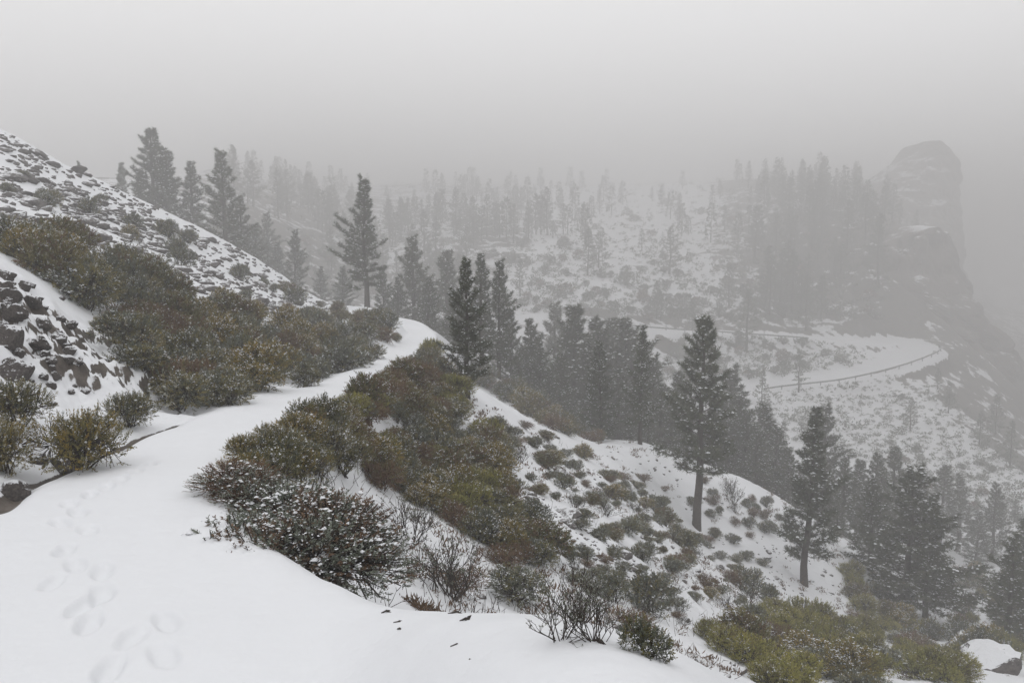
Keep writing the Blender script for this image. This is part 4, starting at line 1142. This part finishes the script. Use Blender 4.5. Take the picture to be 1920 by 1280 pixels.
# ------------------------------------------------------------------ cliff beyond the hairpin
def crag(PR, YC, lean, top, bottom, lev, nu, ry0, ry1, label):
    cl = MB(); pys = np.linspace(top, bottom, lev)
    xr = np.interp(pys, [p[0] for p in PR], [p[1] for p in PR]); xl = np.interp(pys, [p[0] for p in PR], [p[2] for p in PR])
    th = np.linspace(0, 2 * np.pi, nu, endpoint=False); CV = np.empty((lev, nu, 3))
    for i in range(lev):
        u = i / (lev - 1); yc = YC + lean * (1 - u)
        a = at(xl[i], pys[i], yc); b = at(xr[i], pys[i], yc)
        c = (a + b) / 2; rx = (b[0] - a[0]) / 2; ry = ry0 + (ry1 - ry0) * u
        CV[i, :, 0] = c[0] + rx * np.sign(np.cos(th)) * np.abs(np.cos(th)) ** 0.8; CV[i, :, 1] = yc + 8 + ry * np.sign(np.sin(th)) * np.abs(np.sin(th)) ** 0.8; CV[i, :, 2] = c[2]
    fl = CV.reshape(-1, 3); rad = np.stack([np.tile(np.cos(th), lev), np.tile(np.sin(th), lev)], -1)
    nz = 3.2 * noise3(fl[:, 0] * 0.09, fl[:, 1] * 0.09, fl[:, 2] * 0.07) + 2.8 * np.abs(noise3(fl[:, 0] * 0.20, fl[:, 1] * 0.20, fl[:, 2] * 0.08)) + 1.3 * np.abs(noise3(fl[:, 0] * 0.45, fl[:, 1] * 0.45, fl[:, 2] * 0.25)) + 0.6 * noise3(fl[:, 0] * 0.9, fl[:, 1] * 0.9, fl[:, 2] * 0.6)
    led = 0.9 * (np.abs(((fl[:, 2] + 3.5 * noise3(fl[:, 0] * 0.06, fl[:, 1] * 0.06, fl[:, 2] * 0.05)) / 6.5) % 1.0 - 0.5) * 2 - 0.5)
    fl = fl.copy(); fl[:, :2] += rad * (nz + led - 1.0)[:, None]; fl[:, 2] += 1.9 * noise3(fl[:, 0] * 0.17, fl[:, 1] * 0.17, fl[:, 2] * 0.2)
    i_, j_ = np.meshgrid(np.arange(lev - 1), np.arange(nu), indexing='ij')
    Qc = np.stack([i_ * nu + j_, (i_ + 1) * nu + j_, (i_ + 1) * nu + (j_ + 1) % nu, i_ * nu + (j_ + 1) % nu], -1).reshape(-1, 4)
    cl.add(np.vstack([fl, fl[:nu].mean(0) + np.array([0, 0, 0.6])]), Q=Qc, T=[[lev * nu, j, (j + 1) % nu] for j in range(nu)])
    link('rock_cliff', cl.mesh('rock_cliff', [M['cliff']], False), category='cliff', label=label, group='rock cliffs behind the road hairpin')
    return fl[:, 2].min()
zc = crag([(425, 1768, 1735), (440, 1790, 1700), (470, 1812, 1640), (520, 1822, 1600), (560, 1842, 1610), (610, 1868, 1660), (640, 1895, 1690), (700, 1925, 1745), (760, 1950, 1790), (830, 1975, 1830), (900, 1990, 1870)],
     190, 18, 425, 900, 120, 200, 8, 26, 'brown rock cliff with snowy ledges dropping beside the road hairpin')
zc = min(zc, crag([(266, 1758, 1738), (276, 1776, 1722), (300, 1797, 1700), (340, 1803, 1640), (400, 1800, 1540), (470, 1800, 1460), (560, 1800, 1450)], 325, 26, 266, 560, 90, 200, 14, 40, 'fog-dimmed rock tower rising behind the nearer cliff'))

# ------------------------------------------------------------------ road furniture
def guardrail(P, label, group='road guardrails', step=4.0, off=ROAD_HW - 0.35, side=-1, ):
    P = np.asarray(P); d = unit(np.gradient(P[:, :2], axis=0)); nrm = np.stack([-d[:, 1], d[:, 0]], -1) * side
    L = P.copy(); L[:, :2] += nrm * off
    L[:, 2] = height(L[:, 0], L[:, 1])
    root = bpy.data.objects.new('guardrail', None); COL.objects.link(root); root.location = L[0]; root['label'] = label; root['category'] = 'guardrail'; root['group'] = group
    s = np.concatenate([[0], np.cumsum(np.linalg.norm(np.diff(L, axis=0), axis=1))])
    def pt(t): return np.array([np.interp(t, s, L[:, i]) for i in range(3)])
    t = np.arange(0, s[-1], 1.5); Q = np.array([pt(v) for v in t]) - L[0]
    m = MB(); dd = unit(np.gradient(Q, axis=0)); sd = np.stack([-dd[:, 1], dd[:, 0], 0 * dd[:, 0]], -1)
    sec = [(0.0, 0.44), (0.05, 0.51), (0.0, 0.58), (0.05, 0.66), (0.0, 0.73), (-0.02, 0.73), (0.02, 0.66), (-0.02, 0.58), (0.02, 0.51), (-0.02, 0.44)]
    V = np.stack([Q + sd * a + np.array([0, 0, b]) for a, b in sec], 1); k = len(sec)
    I, J = np.meshgrid(np.arange(len(Q) - 1), np.arange(k), indexing='ij')
    m.add(V.reshape(-1, 3), Q=np.stack([I * k + J, (I + 1) * k + J, (I + 1) * k + (J + 1) % k, I * k + (J + 1) % k], -1).reshape(-1, 4))
    link('rail', m.mesh('rail', [M['steel']]), root)
    pm = MB(); a = 0.06
    V = np.array([(x, y, z) for z in (-0.3, 0.78) for x, y in ((-a, -a), (a, -a), (a, a), (-a, a))])
    pm.add(V, Q=[(0, 1, 5, 4), (1, 2, 6, 5), (2, 3, 7, 6), (3, 0, 4, 7), (4, 5, 6, 7)])
    pme = pm.mesh('post', [M['steel']])
    for v in np.arange(1.0, s[-1], step):
        q = pt(v); e = pt(v + 0.2) - q
        o = link('post', pme, root, q - L[0] + np.array([e[1], -e[0], 0]) * 0.0)
    return L
def seg(px0, px1, lo):
    qx, qy = project(ROADC[:, 0], ROADC[:, 1], ROADC[:, 2])
    n = len(ROADC); half = int(np.argmax(qx)); idx_ = np.arange(n)
    k = (qx > px0) & (qx < px1) & ((idx_ >= half - 1) if lo else (idx_ <= half))
    return ROADC[k]
low_seg = seg(1400, 1790, True); up_seg = seg(1080, 1530, False)
Lg = guardrail(low_seg, 'dark steel guardrail curving along the outer edge of the lower road to the hairpin', side=1)
Lu = guardrail(up_seg, 'thin steel guardrail along the outer edge of the straight upper road', side=-1)

def wall_strip(L, depth, label, push=0.9):
    """retaining wall under the road's outer edge; L = top line"""
    d = unit(np.gradient(L[:, :2], axis=0)); nrm = np.stack([d[:, 1], -d[:, 0]], -1)
    n = len(L); T0 = L.copy(); T0[:, :2] += nrm * push; T1 = T0.copy(); T1[:, :2] += nrm * 0.5
    dp = np.asarray(depth, float) * np.ones(n); B1 = T1.copy(); B1[:, :2] += nrm * 0.35; B1[:, 2] -= dp; B0 = T0.copy(); B0[:, 2] -= dp
    V = np.stack([T0, T1, B1, B0], 1).reshape(-1, 3)
    m = MB(); Q = []
    for i in range(n - 1):
        for j in range(4): Q.append((i * 4 + j, i * 4 + (j + 1) % 4, (i + 1) * 4 + (j + 1) % 4, (i + 1) * 4 + j))
    Q += [(0, 1, 2, 3), ((n - 1) * 4 + 3, (n - 1) * 4 + 2, (n - 1) * 4 + 1, (n - 1) * 4)]
    m.add(V, Q=Q)
    link('retaining_wall', m.mesh('retaining_wall', [M['wall']]), category='retaining wall', label=label)
qx, qy = project(Lg[:, 0], Lg[:, 1], Lg[:, 2])
s_ = qx > 1630
if s_.sum() > 2:
    Lw = Lg[s_]; k = np.linspace(0, 1, len(Lw)); wall_strip(Lw, 5.5 * np.clip(1.05 - k, 0.05, 1) + 0.4, 'dark stone retaining wall below the outer edge of the road hairpin')
# marker posts beside the upper road
pm = MB(); tubes(pm, np.array([[0, 0, -0.4], [0, 0, 1.0], [0, 0, 1.9]]), np.array([0.07, 0.07, 0.06]), 6)
PK = Kind('marker_post', 'snow post', [], pm.mesh('marker_post', [M['steel']]))
for px in (1180, 1250, 1341, 1434):
    qx, qy = project(Lu[:, 0], Lu[:, 1], Lu[:, 2]); x = np.interp(px, qx[np.argsort(qx)], Lu[np.argsort(qx), 0]); y = np.interp(px, qx[np.argsort(qx)], Lu[np.argsort(qx), 1]) + 0.6
    o = PK.place((x, y, float(height(x, y))), 0); named(o, 'thin snow post standing on the roadside', 'snow posts along the upper road')

# ------------------------------------------------------------------ twigs and stalks in the near snow
tw = MB(); g = np.random.default_rng(88)
for _ in range(2200):
    px, py = g.uniform(640, 1700), g.uniform(820, 1270)
    p = hit(px, py, 5.0)
    if p is None or p[1] > 32 or gsample(PD, p[0], p[1]) < 1.2: continue
    if g.uniform() > 0.5 + 1.4 * fbm2(np.array([p[0] * 0.6]), np.array([p[1] * 0.6]), 2, 101)[0]: continue
    for k in range(g.integers(1, 5)):
        a = g.uniform(0, 6.28); l = g.uniform(0.06, 0.28); e = g.uniform(0.4, 1.4)
        q = p + np.array([g.normal(0, 0.05), g.normal(0, 0.05), -0.02]); d = np.array([math.cos(a) * math.cos(e), math.sin(a) * math.cos(e), math.sin(e)])
        tubes(tw, np.array([q, q + d * l * 0.5, q + d * l + np.array([0, 0, g.normal(0, 0.03)])]), np.array([0.0035, 0.003, 0.0015]), 3)
link('dry_grass', tw.mesh('dry_grass', [M['twig']]), kind='stuff', label='dry stalks poking out of the snow slope')

for i, (px, py, ln, an) in enumerate([(738, 1168, 0.07, 0.6), (745, 1180, 0.05, 1.0), (840, 1150, 0.08, 0.3), (880, 1235, 0.16, 0.9), (845, 1212, 0.05, 0.4), (862, 1164, 0.05, 0.2), (715, 1150, 0.05, 0.1), (1110, 1232, 0.05, 0.7)]):
    p = hit(px, py)
    m = MB(); d = np.array([math.cos(-an), math.sin(-an), 0.0]) * ln
    tubes(m, np.array([[0, 0, 0.0], d * 0.5 + [0, 0, 0.014], d + [0, 0, 0.003]]), np.array([0.003, 0.0045, 0.002]), 4)
    leaves(m, np.array([d * 0.2, d * 0.5]) + [0, 0, 0.008], np.array([d, d]) + R.normal(0, 0.02, (2, 3)), 0.035, 0.014, R, 0.5)
    o = link('fallen_twig', m.mesh('fallen_twig', [M['twig']]), None, (p[0], p[1], p[2]), category='twig'); named(o, 'small dark fallen twig on clean snow', 'fallen twigs on the snow')

write_labels()

# ------------------------------------------------------------------ fog
hm = bpy.data.materials.new('haze'); hm.use_nodes = True
hn = hm.node_tree; hn.nodes.clear()
ho = hn.nodes.new('ShaderNodeOutputMaterial'); pv = hn.nodes.new('ShaderNodeVolumePrincipled')
pv.inputs['Color'].default_value = (0.635, 0.628, 0.624, 1)
pv.inputs['Density'].default_value = HAZE_DENSITY
pv.inputs['Anisotropy'].default_value = 0.0
hn.links.new(pv.outputs[0], ho.inputs['Volume'])
hb = MB(); X = 1650.0; z0 = float(GZ.min()) - 1.0
z0 = min(z0, float(zc) - 1.0)
bpy.context.view_layer.update()
z1 = max((o.matrix_world @ Vector(c)).z for o in COL.objects if o.type == 'MESH' for c in (o.bound_box[1], o.bound_box[6])) + 2.0
hb.add([(x, y, z) for z in (z0, z1) for x, y in ((-X - 61, -X - 13), (X + 17, -X - 13), (X + 17, X + 240), (-X - 61, X + 240))], Q=[(0, 3, 2, 1), (4, 5, 6, 7), (0, 1, 5, 4), (1, 2, 6, 5), (2, 3, 7, 6), (3, 0, 4, 7)])
link('haze', hb.mesh('haze', [hm]), kind='stuff')
print('HAZE', z0, z1)
print('TERRAIN', GZ.min(), GZ.max(), 'objects', len(bpy.data.objects))
